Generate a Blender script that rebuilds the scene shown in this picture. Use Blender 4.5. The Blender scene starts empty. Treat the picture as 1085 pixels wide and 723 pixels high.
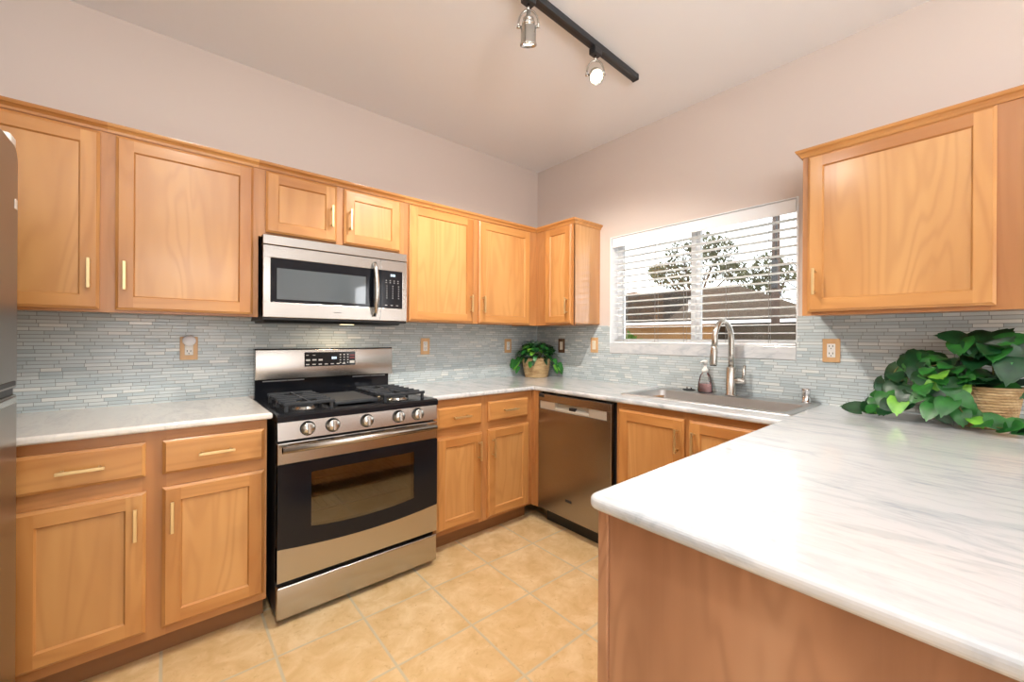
import bpy, bmesh, math, random
from mathutils import Vector, Matrix, Quaternion
R = math.radians
PI = math.pi
S = bpy.context.scene
col = S.collection

# ------------------------------------------------------------------ camera, world, lights, exposure
F_PX, CY_PX, YAW, ROLL = 429.3962, 357.9218, 0.7032, 0.0053
cam_d = bpy.data.cameras.new('camera')
cam = bpy.data.objects.new('camera', cam_d)
col.objects.link(cam)
S.camera = cam
cam_d.sensor_fit = 'HORIZONTAL'
cam_d.sensor_width = 36.0
cam_d.lens = 36.0 * F_PX / 1085.0
cam_d.shift_y = -(361.5 - CY_PX) / 1085.0
cam_d.clip_start = 0.02
_r = Vector((math.cos(YAW), -math.sin(YAW), 0)); _f = Vector((math.sin(YAW), math.cos(YAW), 0)); _u = Vector((0, 0, 1))
_r, _u = _r * math.cos(ROLL) + _u * math.sin(ROLL), _u * math.cos(ROLL) - _r * math.sin(ROLL)
M3 = Matrix((_r, _u, -_f)).transposed()
cam.matrix_world = Matrix.Translation((-2.5424, -2.6503, 1.2445)) @ M3.to_4x4()

W = bpy.data.worlds.new('sky'); S.world = W; W.use_nodes = True
bg = W.node_tree.nodes['Background']
bg.inputs[0].default_value = (0.93, 0.97, 1.0, 1)
bg.inputs[1].default_value = 4.6

def area(name, loc, size, power, color, direction, portal=False):
    d = bpy.data.lights.new(name, 'AREA'); d.shape = 'RECTANGLE'
    d.size, d.size_y = size; d.energy = power; d.color = color
    o = bpy.data.objects.new(name, d); col.objects.link(o)
    o.location = loc
    o.rotation_euler = Vector(direction).to_track_quat('-Z', 'Y').to_euler()
    if portal: d.cycles.is_portal = True
    return o
area('rear_fill_light', (-2.7, -5.9, 1.15), (1.8, 2.1), 46, (0.92, 0.96, 1.0), (0, 1, 0))  # added fill behind the camera; no patio door is known there
area('dining_window_daylight', (-0.03, -4.75, 1.5), (1.2, 1.2), 34, (0.94, 0.97, 1.0), (-1, 0, 0))
area('left_fill_light', (-3.6, -4.2, 1.5), (1.6, 1.5), 8, (0.97, 0.98, 1.0), (1, 0.1, 0))  # weak fill added at the left wall, not a known opening
area('ceiling_uplight_fill', (-2.3, -3.6, 1.95), (0.9, 0.9), 62, (0.90, 0.96, 1.0), (0.1, 0.25, 1))  # uplight added to brighten the ceiling like a bounced flash; no known source
_cl = area('kitchen_ceiling_light', (-2.45, -1.80, 2.69), (0.14, 0.14), 20, (1.0, 0.95, 0.88), (0, 0, -1))
area('window_portal', (0.16, -1.395, 1.58), (1.2, 0.9), 1, (1, 1, 1), (-1, 0, 0), portal=True)
SPOT_POWER = 20.0
SPOT_COLOR = (1.0, 0.93, 0.85)

sun_d = bpy.data.lights.new('sun', 'SUN'); sun_d.energy = 9.0; sun_d.angle = R(0.6); sun_d.color = (1.0, 0.96, 0.9)
sun = bpy.data.objects.new('sun', sun_d); col.objects.link(sun)
sun.rotation_euler = Vector((-0.36, -0.20, -0.91)).to_track_quat('-Z', 'Y').to_euler()

vs = S.view_settings
vs.view_transform = 'Standard'; vs.look = 'None'; vs.gamma = 1.0; vs.use_curve_mapping = False
vs.exposure = -0.15
S.cycles.max_bounces = 10
S.cycles.sample_clamp_indirect = 6.0
S.cycles.caustics_reflective = False
S.cycles.caustics_refractive = False

# ------------------------------------------------------------------ materials
def srgb(r, g, b):
    f = lambda c: (c / 12.92 if c <= 0.04045 else ((c + 0.055) / 1.055) ** 2.4)
    return (f(r / 255), f(g / 255), f(b / 255), 1)

class NT:
    def __init__(s, name):
        s.m = bpy.data.materials.new(name); s.m.use_nodes = True
        s.t = s.m.node_tree; s.b = s.t.nodes['Principled BSDF']
    def n(s, typ, **kw):
        nd = s.t.nodes.new(typ)
        for k, v in kw.items():
            if k.startswith('i_'): nd.inputs[int(k[2:])].default_value = v
            else: setattr(nd, k, v)
        return nd
    def l(s, a, b): s.t.links.new(a, b)
    def math(s, op, a, b=None, c=None):
        nd = s.t.nodes.new('ShaderNodeMath'); nd.operation = op
        for i, v in enumerate((a, b, c)):
            if v is None: continue
            if isinstance(v, (int, float)): nd.inputs[i].default_value = v
            else: s.l(v, nd.inputs[i])
        return nd.outputs[0]
    def ramp(s, fac, stops):
        nd = s.t.nodes.new('ShaderNodeValToRGB'); cr = nd.color_ramp
        while len(cr.elements) < len(stops): cr.elements.new(0.5)
        for e, (p, c) in zip(cr.elements, stops): e.position = p; e.color = c
        s.l(fac, nd.inputs[0]); return nd.outputs[0]
    def mix(s, fac, a, b, mode='MIX'):
        nd = s.t.nodes.new('ShaderNodeMix'); nd.data_type = 'RGBA'; nd.blend_type = mode
        for i, v in ((0, fac), (6, a), (7, b)):
            if isinstance(v, (int, float, tuple)): nd.inputs[i].default_value = v
            else: s.l(v, nd.inputs[i])
        return nd.outputs[2]
    def coords(s, scale=(1, 1, 1), rnd=True, kind='Object'):
        tc = s.n('ShaderNodeTexCoord'); out = tc.outputs[kind]
        if rnd:
            oi = s.n('ShaderNodeObjectInfo')
            k = s.n('ShaderNodeVectorMath', operation='SCALE'); k.inputs[0].default_value = (13.1, 7.7, 9.3)
            s.l(oi.outputs['Random'], k.inputs[3])
            ad = s.n('ShaderNodeVectorMath', operation='ADD'); s.l(out, ad.inputs[0]); s.l(k.outputs[0], ad.inputs[1]); out = ad.outputs[0]
        mp = s.n('ShaderNodeMapping'); mp.inputs['Scale'].default_value = scale
        s.l(out, mp.inputs[0]); return mp.outputs[0]
    def noise(s, vec, scale, detail=3, rough=0.5, dist=0.0):
        nd = s.n('ShaderNodeTexNoise'); s.l(vec, nd.inputs['Vector'])
        nd.inputs['Scale'].default_value = scale; nd.inputs['Detail'].default_value = detail
        nd.inputs['Roughness'].default_value = rough; nd.inputs['Distortion'].default_value = dist
        return nd.outputs[0]
    def bump(s, h, strength=0.2, distance=0.002):
        nd = s.n('ShaderNodeBump'); nd.inputs['Strength'].default_value = strength; nd.inputs['Distance'].default_value = distance
        s.l(h, nd.inputs['Height']); s.l(nd.outputs[0], s.b.inputs['Normal'])
    def set(s, **kw):
        names = dict(base='Base Color', rough='Roughness', metal='Metallic', coat='Coat Weight', coat_r='Coat Roughness', spec='Specular IOR Level',
                     em='Emission Color', em_s='Emission Strength', trans='Transmission Weight', ior='IOR', aniso='Anisotropic', alpha='Alpha', sss='Subsurface Weight')
        for k, v in kw.items():
            i = s.b.inputs[names[k]]
            if isinstance(v, (int, float, tuple)): i.default_value = v
            else: s.l(v, i)
        return s.m

def plain(name, c, rough=0.5, **kw):
    n = NT(name); return n.set(base=c, rough=rough, **kw)

def wood(name, axis, light, mid, dark, coat=0.35, ring=0.36, cior=1.5, cr=0.18, along=1.25):
    n = NT(name)
    sc = [9.0, 9.0, 9.0]; sc[axis] = along
    v = n.coords(tuple(sc))
    warp = n.noise(v, 0.55, 2, 0.45, 0.5)
    rings = n.math('SINE', n.math('MULTIPLY', warp, 80.0))
    rings = n.math('MULTIPLY_ADD', rings, 0.5, 0.5)
    rings = n.math('POWER', rings, 2.2)
    sf = [60.0, 60.0, 60.0]; sf[axis] = 2.5
    fine = n.noise(n.coords(tuple(sf)), 2.0, 3, 0.6)
    broad = n.noise(v, 0.5, 3, 0.55, 0.3)
    base = n.ramp(broad, [(0.3, dark), (0.5, mid), (0.7, light)])
    c = n.mix(n.math('MULTIPLY', rings, ring), base, dark)
    c = n.mix(n.math('MULTIPLY', fine, 0.30), c, mid)
    m = n.set(base=c, rough=0.38, coat=coat, coat_r=cr, spec=0.4)
    n.b.inputs['Coat IOR'].default_value = cior
    return m
WL, WM, WD = srgb(209, 154, 92), srgb(197, 139, 78), srgb(168, 107, 54)
M = {}
M['wood'] = wood('honey_wood_vertical_grain', 2, WL, WM, WD)
M['wood_h'] = wood('honey_wood_horizontal_grain', 0, WL, WM, WD)
M['wood_side'] = wood('honey_wood_panel', 2, srgb(212, 161, 101), srgb(202, 148, 88), srgb(176, 119, 65), 0.5, 0.36, 1.5, 0.2)
M['wood_gloss'] = wood('glossy_honey_wood_cabinet_side', 2, srgb(212, 161, 101), srgb(202, 148, 88), srgb(176, 119, 65), 1.0, 0.3, 1.8, 0.13)
M['wood_end'] = wood('shaded_wood_end_panel', 2, srgb(188, 145, 112), srgb(178, 131, 98), srgb(142, 98, 70), 0.3, 0.42, along=1.9)  # darker copy of the honey wood: the panel's weaker light put into its tone
M['frame'] = wood('honey_wood_face_frame', 2, srgb(196, 140, 86), srgb(184, 127, 74), srgb(160, 104, 58))  # older, darker wood, with recess shadow painted into the tone
M['frame_h'] = wood('honey_wood_face_frame_rail', 0, srgb(196, 140, 86), srgb(184, 127, 74), srgb(160, 104, 58))  # same aged tone and painted recess shadow, grain along the rail
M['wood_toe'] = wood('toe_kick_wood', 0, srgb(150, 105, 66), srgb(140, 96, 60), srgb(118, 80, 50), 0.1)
M['plate'] = wood('cover_plate_wood', 2, srgb(222, 184, 136), srgb(213, 172, 124), srgb(196, 152, 104), 0.1)
M['plate_dark'] = wood('dark_cover_plate_wood', 2, srgb(120, 88, 62), srgb(108, 78, 54), srgb(90, 62, 42), 0.1)

def paint(name, c, bump=0.06, spec=0.25):
    n = NT(name); v = n.coords((1, 1, 1), rnd=False)
    h = n.noise(v, 120, 3, 0.6); n.bump(h, bump, 0.003)
    return n.set(base=c, rough=0.75, spec=spec)
M['wall'] = paint('greige_wall_paint', srgb(216, 203, 194))
M['ceiling'] = paint('ceiling_paint', srgb(242, 242, 244), 0.1)

def mosaic(name, axis):
    n = NT(name)
    tc = n.n('ShaderNodeTexCoord'); sp = n.n('ShaderNodeSeparateXYZ'); n.l(tc.outputs['Object'], sp.inputs[0])
    u, z = sp.outputs[axis], sp.outputs[2]
    rowf = n.math('DIVIDE', z, 0.0162); row = n.math('FLOOR', rowf); fr = n.math('FRACT', rowf)
    wn = n.n('ShaderNodeTexWhiteNoise', noise_dimensions='1D'); n.l(row, wn.inputs['W'])
    uu = n.math('ADD', n.math('DIVIDE', u, 0.078), n.math('MULTIPLY', wn.outputs['Value'], 731.0))
    v1 = n.n('ShaderNodeTexVoronoi', voronoi_dimensions='1D', feature='F1'); n.l(uu, v1.inputs['W']); v1.inputs['Scale'].default_value = 1.0; v1.inputs['Randomness'].default_value = 0.85
    ve = n.n('ShaderNodeTexVoronoi', voronoi_dimensions='1D', feature='DISTANCE_TO_EDGE'); n.l(uu, ve.inputs['W']); ve.inputs['Scale'].default_value = 1.0; ve.inputs['Randomness'].default_value = 0.85
    gx = n.math('GREATER_THAN', ve.outputs['Distance'], 0.013)
    gz = n.math('MULTIPLY', n.math('GREATER_THAN', fr, 0.075), n.math('LESS_THAN', fr, 0.925))
    tile = n.math('MULTIPLY', gx, gz)
    sc = n.n('ShaderNodeSeparateColor'); n.l(v1.outputs['Color'], sc.inputs[0])
    c = n.ramp(sc.outputs[0], [(0.0, srgb(176, 189, 193)), (0.4, srgb(191, 203, 206)), (0.75, srgb(202, 211, 212)), (0.93, srgb(211, 217, 216)), (1.0, srgb(230, 232, 228))])
    st = n.noise(n.coords((1, 1, 1), rnd=False), 30, 3)
    c = n.mix(n.math('MULTIPLY', st, 0.12), c, srgb(225, 230, 228))
    c = n.mix(tile, srgb(138, 145, 142), c)
    rg = n.math('MULTIPLY_ADD', tile, -0.56, 0.7)
    rg = n.math('ADD', rg, n.math('MULTIPLY', sc.outputs[1], 0.18))
    n.bump(tile, 0.5, 0.0012)
    return n.set(base=c, rough=rg, spec=0.55)
M['mosaic_x'] = mosaic('glass_mosaic_along_stove_wall', 0)
M['mosaic_y'] = mosaic('glass_mosaic_along_window_wall', 1)

def marble(name, k=1.0, base=srgb(213, 215, 216)):
    n = NT(name)
    def mc(sc):
        o_ = n.coords(sc, rnd=False); o_.node.inputs['Rotation'].default_value = (0, 0, R(10)); return o_
    v = mc((6.5, 1.5, 4.0))
    a = n.noise(v, 2.2, 5, 0.62, 1.6)
    b = n.noise(mc((20, 4.5, 10)), 2.0, 4, 0.6, 1.2)
    patch = n.noise(n.coords((2.2, 1.0, 1), rnd=False), 1.1, 2, 0.5)
    streak = n.ramp(a, [(0.47, (0, 0, 0, 1)), (0.62, (1, 1, 1, 1))])
    fine = n.ramp(b, [(0.52, (0, 0, 0, 1)), (0.72, (1, 1, 1, 1))])
    amt = n.math('MULTIPLY', n.math('MULTIPLY_ADD', streak, 0.55, n.math('MULTIPLY', fine, 0.55)), n.ramp(patch, [(0.35, (0.15, 0.15, 0.15, 1)), (0.65, (1, 1, 1, 1))]))
    amt = n.math('MULTIPLY', amt, k)
    c = n.mix(amt, base, srgb(150, 161, 170))
    return n.set(base=c, rough=0.22, spec=0.45, coat=0.55, coat_r=0.035)
M['marble'] = marble('white_marble_with_grey_streaks')
M['marble_pale'] = marble('warm_lit_marble', 0.35, srgb(236, 231, 222))  # same marble with fewer streaks; warm light is put into the cream base

def floor_tile():
    n = NT('ochre_floor_tile')
    tc = n.n('ShaderNodeTexCoord'); sp = n.n('ShaderNodeSeparateXYZ'); n.l(tc.outputs['Object'], sp.inputs[0])
    fx = n.math('DIVIDE', n.math('ADD', sp.outputs[0], 1.5366 + 34.09), 0.3409); fy = n.math('DIVIDE', n.math('ADD', sp.outputs[1], 0.865 + 34.09), 0.3409)
    ed = lambda f: n.math('ABSOLUTE', n.math('SUBTRACT', n.math('FRACT', n.math('ADD', f, 0.5)), 0.5))
    d = n.math('MINIMUM', ed(fx), ed(fy))
    tile = n.ramp(d, [(0.010, (0, 0, 0, 1)), (0.020, (1, 1, 1, 1))])
    cell = n.n('ShaderNodeCombineXYZ'); n.l(n.math('FLOOR', fx), cell.inputs[0]); n.l(n.math('FLOOR', fy), cell.inputs[1])
    wn = n.n('ShaderNodeTexWhiteNoise', noise_dimensions='3D'); n.l(cell.outputs[0], wn.inputs[0])
    off = n.n('ShaderNodeVectorMath', operation='MULTIPLY_ADD'); n.l(wn.outputs['Color'], off.inputs[0]); off.inputs[1].default_value = (9, 9, 9); n.l(tc.outputs['Object'], off.inputs[2])
    a = n.noise(off.outputs[0], 9, 5, 0.62, 0.5); b = n.noise(off.outputs[0], 38, 4, 0.65, 1.0); e = n.noise(off.outputs[0], 3, 2)
    c = n.ramp(a, [(0.30, srgb(204, 167, 114)), (0.5, srgb(218, 185, 135)), (0.68, srgb(231, 204, 160))])
    c = n.mix(n.ramp(b, [(0.58, (0, 0, 0, 1)), (0.72, (0.55, 0.55, 0.55, 1))]), c, srgb(180, 137, 82))
    c = n.mix(n.math('MULTIPLY', wn.outputs['Value'], 0.25), c, srgb(222, 184, 126))
    c = n.mix(tile, srgb(200, 184, 152), c)
    n.bump(n.math('ADD', tile, n.math('MULTIPLY', b, 0.15)), 0.35, 0.002)
    return n.set(base=c, rough=0.42, spec=0.4)
M['floor'] = floor_tile()

def steel(name, c, rough, axis):
    n = NT(name)
    tv = [0.0, 0.0, 0.0]; tv[axis] = 1.0
    cb = n.n('ShaderNodeCombineXYZ')
    for i_ in range(3): cb.inputs[i_].default_value = tv[i_]
    vt_ = n.n('ShaderNodeVectorTransform', vector_type='VECTOR', convert_from='OBJECT', convert_to='WORLD')
    n.l(cb.outputs[0], vt_.inputs[0]); n.l(vt_.outputs[0], n.b.inputs['Tangent'])
    return n.set(base=c, metal=1.0, rough=rough, aniso=0.7)
M['steel'] = steel('brushed_stainless_steel', srgb(184, 180, 174), 0.27, 0)
M['steel_y'] = steel('brushed_stainless_steel_dishwasher', srgb(164, 157, 150), 0.27, 0)
M['fridge'] = steel('brushed_stainless_fridge', srgb(156, 152, 146), 0.30, 1)
M['sink'] = steel('satin_sink_steel', srgb(205, 206, 206), 0.36, 1)
M['nickel'] = plain('brushed_nickel', srgb(192, 190, 184), 0.26, metal=1.0)
M['chrome'] = plain('chrome', srgb(215, 215, 215), 0.08, metal=1.0)
M['brass'] = plain('champagne_brass', srgb(218, 192, 142), 0.36, metal=0.8)
M['black_gloss'] = plain('black_enamel', (0.008, 0.009, 0.012, 1), 0.10, spec=0.28)
M['black'] = plain('black_plastic', (0.012, 0.012, 0.013, 1), 0.45)
M['iron'] = plain('cast_iron', (0.032, 0.036, 0.041, 1), 0.5, spec=0.3)
M['white'] = plain('white_plastic', srgb(236, 234, 228), 0.35)
M['ivory'] = plain('ivory_plastic', srgb(232, 222, 200), 0.4)
M['vinyl'] = plain('white_vinyl', srgb(244, 246, 248), 0.4)
def slat_mat():
    n = NT('white_slat'); n.set(base=srgb(250, 250, 249), rough=0.4)
    tr = n.n('ShaderNodeBsdfTranslucent'); tr.inputs[0].default_value = srgb(250, 250, 249)
    mx = n.n('ShaderNodeMixShader'); mx.inputs[0].default_value = 0.55
    out = n.t.nodes['Material Output']; n.l(n.b.outputs[0], mx.inputs[1]); n.l(tr.outputs[0], mx.inputs[2]); n.l(mx.outputs[0], out.inputs[0])
    return n.m
M['slat'] = slat_mat()
M['grey'] = plain('grey_print', srgb(150, 150, 150), 0.5)
M['key'] = plain('pale_key_print', srgb(205, 205, 205), 0.5)
M['key_red'] = plain('red_key_print', srgb(130, 40, 40), 0.5)
M['letter'] = plain('dark_lettering', srgb(60, 60, 62), 0.4)
M['track'] = plain('black_track_metal', (0.02, 0.022, 0.026, 1), 0.35)
def emit(name, c, s):
    n = NT(name); return n.set(base=(0, 0, 0, 1), em=c, em_s=s)
M['bulb'] = emit('lit_bulb', (1.0, 0.93, 0.8, 1), 30.0)
M['led'] = emit('lit_display', (0.75, 0.88, 1.0, 1), 1.6)
def pane(name, tint, refl, rough=0.0):
    n = NT(name); t = n.t
    tr = n.n('ShaderNodeBsdfTransparent'); tr.inputs[0].default_value = tint
    gl = n.n('ShaderNodeBsdfGlossy'); gl.inputs['Roughness'].default_value = rough
    fr = n.n('ShaderNodeFresnel'); fr.inputs[0].default_value = 1.5
    f = n.math('ADD', fr.outputs[0], refl)
    mx = n.n('ShaderNodeMixShader'); n.l(f, mx.inputs[0]); n.l(tr.outputs[0], mx.inputs[1]); n.l(gl.outputs[0], mx.inputs[2])
    n.l(mx.outputs[0], t.nodes['Material Output'].inputs[0]); t.nodes.remove(n.b)
    return n.m
M['glass'] = pane('clear_window_glass', (0.97, 0.98, 0.98, 1), 0.0)
M['oven_glass'] = pane('tinted_oven_glass', (0.50, 0.50, 0.42, 1), 0.12, 0.06)
M['oven_in'] = plain('oven_enamel', srgb(140, 138, 118), 0.4)
M['micro_glass'] = plain('grey_microwave_glass', srgb(78, 88, 94), 0.06, coat=1.0, coat_r=0.02)
def soap(name, c, a):
    n = NT(name); return n.set(base=c, rough=0.05, trans=a, ior=1.4)
M['soap'] = plain('pink_soap', srgb(255, 178, 182), 0.1, coat=1.0)
M['bottle'] = pane('clear_bottle_plastic', (0.93, 0.95, 0.95, 1), 0.05)

def wicker(name):
    n = NT(name)
    tc = n.n('ShaderNodeTexCoord'); sp = n.n('ShaderNodeSeparateXYZ'); n.l(tc.outputs['Object'], sp.inputs[0])
    ang = n.math('ARCTAN2', sp.outputs[1], sp.outputs[0])
    zz = n.math('MULTIPLY', sp.outputs[2], 95.0)
    row = n.math('FLOOR', n.math('DIVIDE', zz, 1.0))
    w = n.math('SINE', n.math('MULTIPLY', n.math('FRACT', zz), PI))
    tw = n.math('SINE', n.math('ADD', n.math('MULTIPLY', ang, 38.0), n.math('MULTIPLY', row, 2.1)))
    h = n.math('MULTIPLY_ADD', tw, 0.3, w)
    no = n.noise(n.coords((14, 14, 60)), 1.0, 3)
    c = n.ramp(no, [(0.3, srgb(168, 132, 86)), (0.55, srgb(206, 174, 126)), (0.75, srgb(226, 200, 156))])
    c = n.mix(n.math('MULTIPLY', n.math('SUBTRACT', 1.0, w), 0.35), c, srgb(140, 105, 66))
    n.bump(h, 0.8, 0.004)
    return n.set(base=c, rough=0.75)
M['wicker'] = wicker('woven_straw')
def leafm(name, a, b, rough):
    n = NT(name); no = n.noise(n.coords((1, 1, 1)), 22, 2)
    return n.set(base=n.ramp(no, [(0.35, a), (0.65, b)]), rough=rough, spec=0.5)
M['leaf_dark'] = leafm('dark_green_leaf', srgb(12, 48, 26), srgb(24, 72, 36), 0.35)
M['leaf_mid'] = leafm('green_leaf', srgb(28, 88, 36), srgb(46, 116, 44), 0.38)
M['leaf_light'] = leafm('light_green_leaf', srgb(84, 150, 44), srgb(122, 182, 62), 0.4)
M['stem'] = plain('brown_green_stem', srgb(110, 110, 56), 0.6)
M['soil'] = plain('dark_moss', srgb(40, 38, 26), 0.9)
def rooftile(name, a, b):
    n = NT(name); no = n.noise(n.coords((3, 3, 3), rnd=False), 4, 3)
    tc = n.n('ShaderNodeTexCoord'); sp = n.n('ShaderNodeSeparateXYZ'); n.l(tc.outputs['Object'], sp.inputs[0])
    w = n.math('SINE', n.math('MULTIPLY', sp.outputs[2], 60.0))
    c = n.ramp(no, [(0.3, a), (0.7, b)])
    n.bump(w, 0.3, 0.01)
    return n.set(base=c, rough=0.9, spec=0.0)
M['roof_dark'] = rooftile('dark_roof_tile', srgb(34, 30, 27), srgb(46, 41, 37))
M['roof_brown'] = rooftile('brown_roof_tile', srgb(58, 50, 44), srgb(72, 63, 55))
M['stucco'] = paint('tan_stucco', srgb(150, 116, 82), 0.3, 0.0)
M['stucco_grey'] = paint('grey_brown_stucco', srgb(60, 53, 46), 0.3, 0.0)
def blockm():
    n = NT('tan_block'); br = n.n('ShaderNodeTexBrick'); v = n.coords((1, 1, 1), rnd=False)
    sw = n.n('ShaderNodeSeparateXYZ'); n.l(v, sw.inputs[0]); cb = n.n('ShaderNodeCombineXYZ'); n.l(sw.outputs[1], cb.inputs[0]); n.l(sw.outputs[2], cb.inputs[1])
    n.l(cb.outputs[0], br.inputs['Vector']); br.inputs['Scale'].default_value = 1.0; br.inputs['Brick Width'].default_value = 0.4; br.inputs['Row Height'].default_value = 0.2; br.inputs['Mortar Size'].default_value = 0.006
    br.inputs['Color1'].default_value = srgb(112, 84, 56); br.inputs['Color2'].default_value = srgb(104, 76, 50); br.inputs['Mortar'].default_value = srgb(96, 72, 50)
    return n.set(base=br.outputs[0], rough=0.9, spec=0.0)
M['block'] = blockm()
M['dirt'] = plain('pale_gravel', srgb(206, 198, 186), 0.95)
M['hill'] = plain('desert_hill', srgb(118, 98, 86), 0.95, spec=0.0)
M['bark'] = plain('grey_bark', srgb(92, 78, 66), 0.9, spec=0.0)
M['pole'] = plain('weathered_pole_wood', srgb(84, 72, 66), 0.9, spec=0.0)
M['tree_leaf'] = plain('grey_green_foliage', srgb(84, 84, 64), 0.8, spec=0.0)
M['shrub'] = plain('green_shrub', srgb(56, 80, 24), 0.8, spec=0.0)

# ------------------------------------------------------------------ helpers
class MB:
    def __init__(s): s.bm = bmesh.new()
    def _merge(s, b2, mi, mat=None):
        if mat is not None: bmesh.ops.transform(b2, matrix=mat, verts=b2.verts)
        vm = {}
        for v in b2.verts: vm[v] = s.bm.verts.new(v.co)
        for f in b2.faces:
            try: nf = s.bm.faces.new([vm[v] for v in f.verts])
            except ValueError: continue
            nf.material_index = mi if mi is not None else f.material_index; nf.smooth = f.smooth
        b2.free(); return s
    def box(s, x0, x1, y0, y1, z0, z1, bev=0.0, mi=0, seg=2, mat=None):
        b = bmesh.new()
        x0, x1 = sorted((x0, x1)); y0, y1 = sorted((y0, y1)); z0, z1 = sorted((z0, z1))
        vs_ = [b.verts.new((x, y, z)) for x in (x0, x1) for y in (y0, y1) for z in (z0, z1)]
        for q in ((0, 1, 3, 2), (4, 6, 7, 5), (0, 4, 5, 1), (2, 3, 7, 6), (0, 2, 6, 4), (1, 5, 7, 3)): b.faces.new([vs_[i] for i in q])
        if bev > 0:
            bev = min(bev, 0.49 * min(x1 - x0, y1 - y0, z1 - z0))
            bmesh.ops.bevel(b, geom=b.edges[:], offset=bev, segments=seg, affect='EDGES', profile=0.5)
            for f in b.faces: f.smooth = seg > 2
        return s._merge(b, mi, mat)
    def lathe(s, prof, seg=24, mi=0, mat=None, smooth=True):
        b = bmesh.new(); rings = []
        for r, z in prof:
            if r < 1e-6: rings.append([b.verts.new((0, 0, z))])
            else: rings.append([b.verts.new((r * math.cos(2 * PI * i / seg), r * math.sin(2 * PI * i / seg), z)) for i in range(seg)])
        for a, c in zip(rings, rings[1:]):
            for i in range(seg):
                j = (i + 1) % seg
                if len(a) == 1 and len(c) == 1: continue
                if len(a) == 1: f = [a[0], c[j], c[i]]
                elif len(c) == 1: f = [a[i], a[j], c[0]]
                else: f = [a[i], a[j], c[j], c[i]]
                b.faces.new(f).smooth = smooth
        bmesh.ops.recalc_face_normals(b, faces=b.faces[:])
        return s._merge(b, mi, mat)
    def tube(s, pts, r, seg=10, mi=0, caps=True):
        b = bmesh.new(); pts = [Vector(p) for p in pts]
        rr = r if isinstance(r, (list, tuple)) else [r] * len(pts)
        rings = []; up = None
        for i, p in enumerate(pts):
            t = (pts[min(i + 1, len(pts) - 1)] - pts[max(i - 1, 0)]).normalized()
            if up is None:
                up = t.orthogonal().normalized()
            else:
                up = (up - t * up.dot(t)); up = up.normalized() if up.length > 1e-6 else t.orthogonal().normalized()
            w = t.cross(up)
            rings.append([b.verts.new(p + (up * math.cos(2 * PI * k / seg) + w * math.sin(2 * PI * k / seg)) * rr[i]) for k in range(seg)])
        for a, c in zip(rings, rings[1:]):
            for k in range(seg):
                j = (k + 1) % seg; b.faces.new([a[k], a[j], c[j], c[k]]).smooth = True
        if caps:
            b.faces.new(rings[0][::-1]); b.faces.new(rings[-1])
        return s._merge(b, mi)
    def poly(s, pts, mi=0, smooth=False):
        f = s.bm.faces.new([s.bm.verts.new(p) for p in pts]); f.material_index = mi; f.smooth = smooth
        return s
    def prism(s, outline, axis, a, c, mi=0):
        # outline: list of 2D points in the plane orthogonal to axis, extruded from a to c
        def P(p, t):
            return {0: (t, p[0], p[1]), 1: (p[0], t, p[1]), 2: (p[0], p[1], t)}[axis]
        b = bmesh.new()
        v0 = [b.verts.new(P(p, a)) for p in outline]; v1 = [b.verts.new(P(p, c)) for p in outline]
        b.faces.new(v0); b.faces.new(v1[::-1]); k = len(outline)
        for i in range(k): b.faces.new([v0[i], v0[(i + 1) % k], v1[(i + 1) % k], v1[i]])
        bmesh.ops.recalc_face_normals(b, faces=b.faces[:])
        return s._merge(b, mi)
    def build(s, name, mats, parent=None, recalc=False):
        if not isinstance(mats, (list, tuple)): mats = [mats]
        if recalc: bmesh.ops.recalc_face_normals(s.bm, faces=s.bm.faces[:])
        me = bpy.data.meshes.new(name); s.bm.to_mesh(me); s.bm.free()
        for m in mats: me.materials.append(m)
        o = bpy.data.objects.new(name, me); col.objects.link(o)
        if parent is not None: o.parent = parent
        return o

def tag(o, label=None, cat=None, group=None, kind=None):
    if label: o['label'] = label
    if cat: o['category'] = cat
    if group: o['group'] = group
    if kind: o['kind'] = kind
    return o
def thing(name, label, cat, loc=(0, 0, 0), rz=0.0, group=None):
    o = bpy.data.objects.new(name, None); col.objects.link(o); o.empty_display_size = 0.1
    o.location = loc; o.rotation_euler = (0, 0, rz)
    return tag(o, label, cat, group)
def struct(name, mb, m, parent=None):
    o = mb.build(name, m, parent)
    if parent is None: o['kind'] = 'structure'
    return o
def rotm(loc, direction):
    return Matrix.Translation(loc) @ Vector(direction).to_track_quat('Z', 'Y').to_matrix().to_4x4()
TOWIN = R(-90)          # local -y faces world -x

# ------------------------------------------------------------------ the room
H = 2.733
XL, YB = -3.66, -6.0
struct('floor', MB().box(XL - .1, 0.1, YB - .1, 0.1, -0.1, 0.0), M['floor'])
struct('ceiling', MB().box(XL - .1, 0.14, YB - .1, 0.1, H, H + 0.1), M['ceiling'])
struct('wall_stove', MB().box(XL - .1, 0.0, 0.0, 0.1, 0.0, H), M['wall'])
struct('wall_left', MB().box(XL - .1, XL, YB, 0.0, 0.0, H), M['wall'])
struct('wall_back', MB().box(XL - .1, 0.14, YB - .1, YB, 0.0, H), M['wall'])
WY0, WY1, WZ0, WZ1 = -0.80, -1.99, 1.14, 2.00
w = MB()
w.box(0, 0.14, YB, WY1, 0, H); w.box(0, 0.14, WY0, 0.1, 0, H); w.box(0, 0.14, WY1, WY0, 0, WZ0); w.box(0, 0.14, WY1, WY0, WZ1, H)
struct('wall_window', w, M['wall'])
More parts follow.
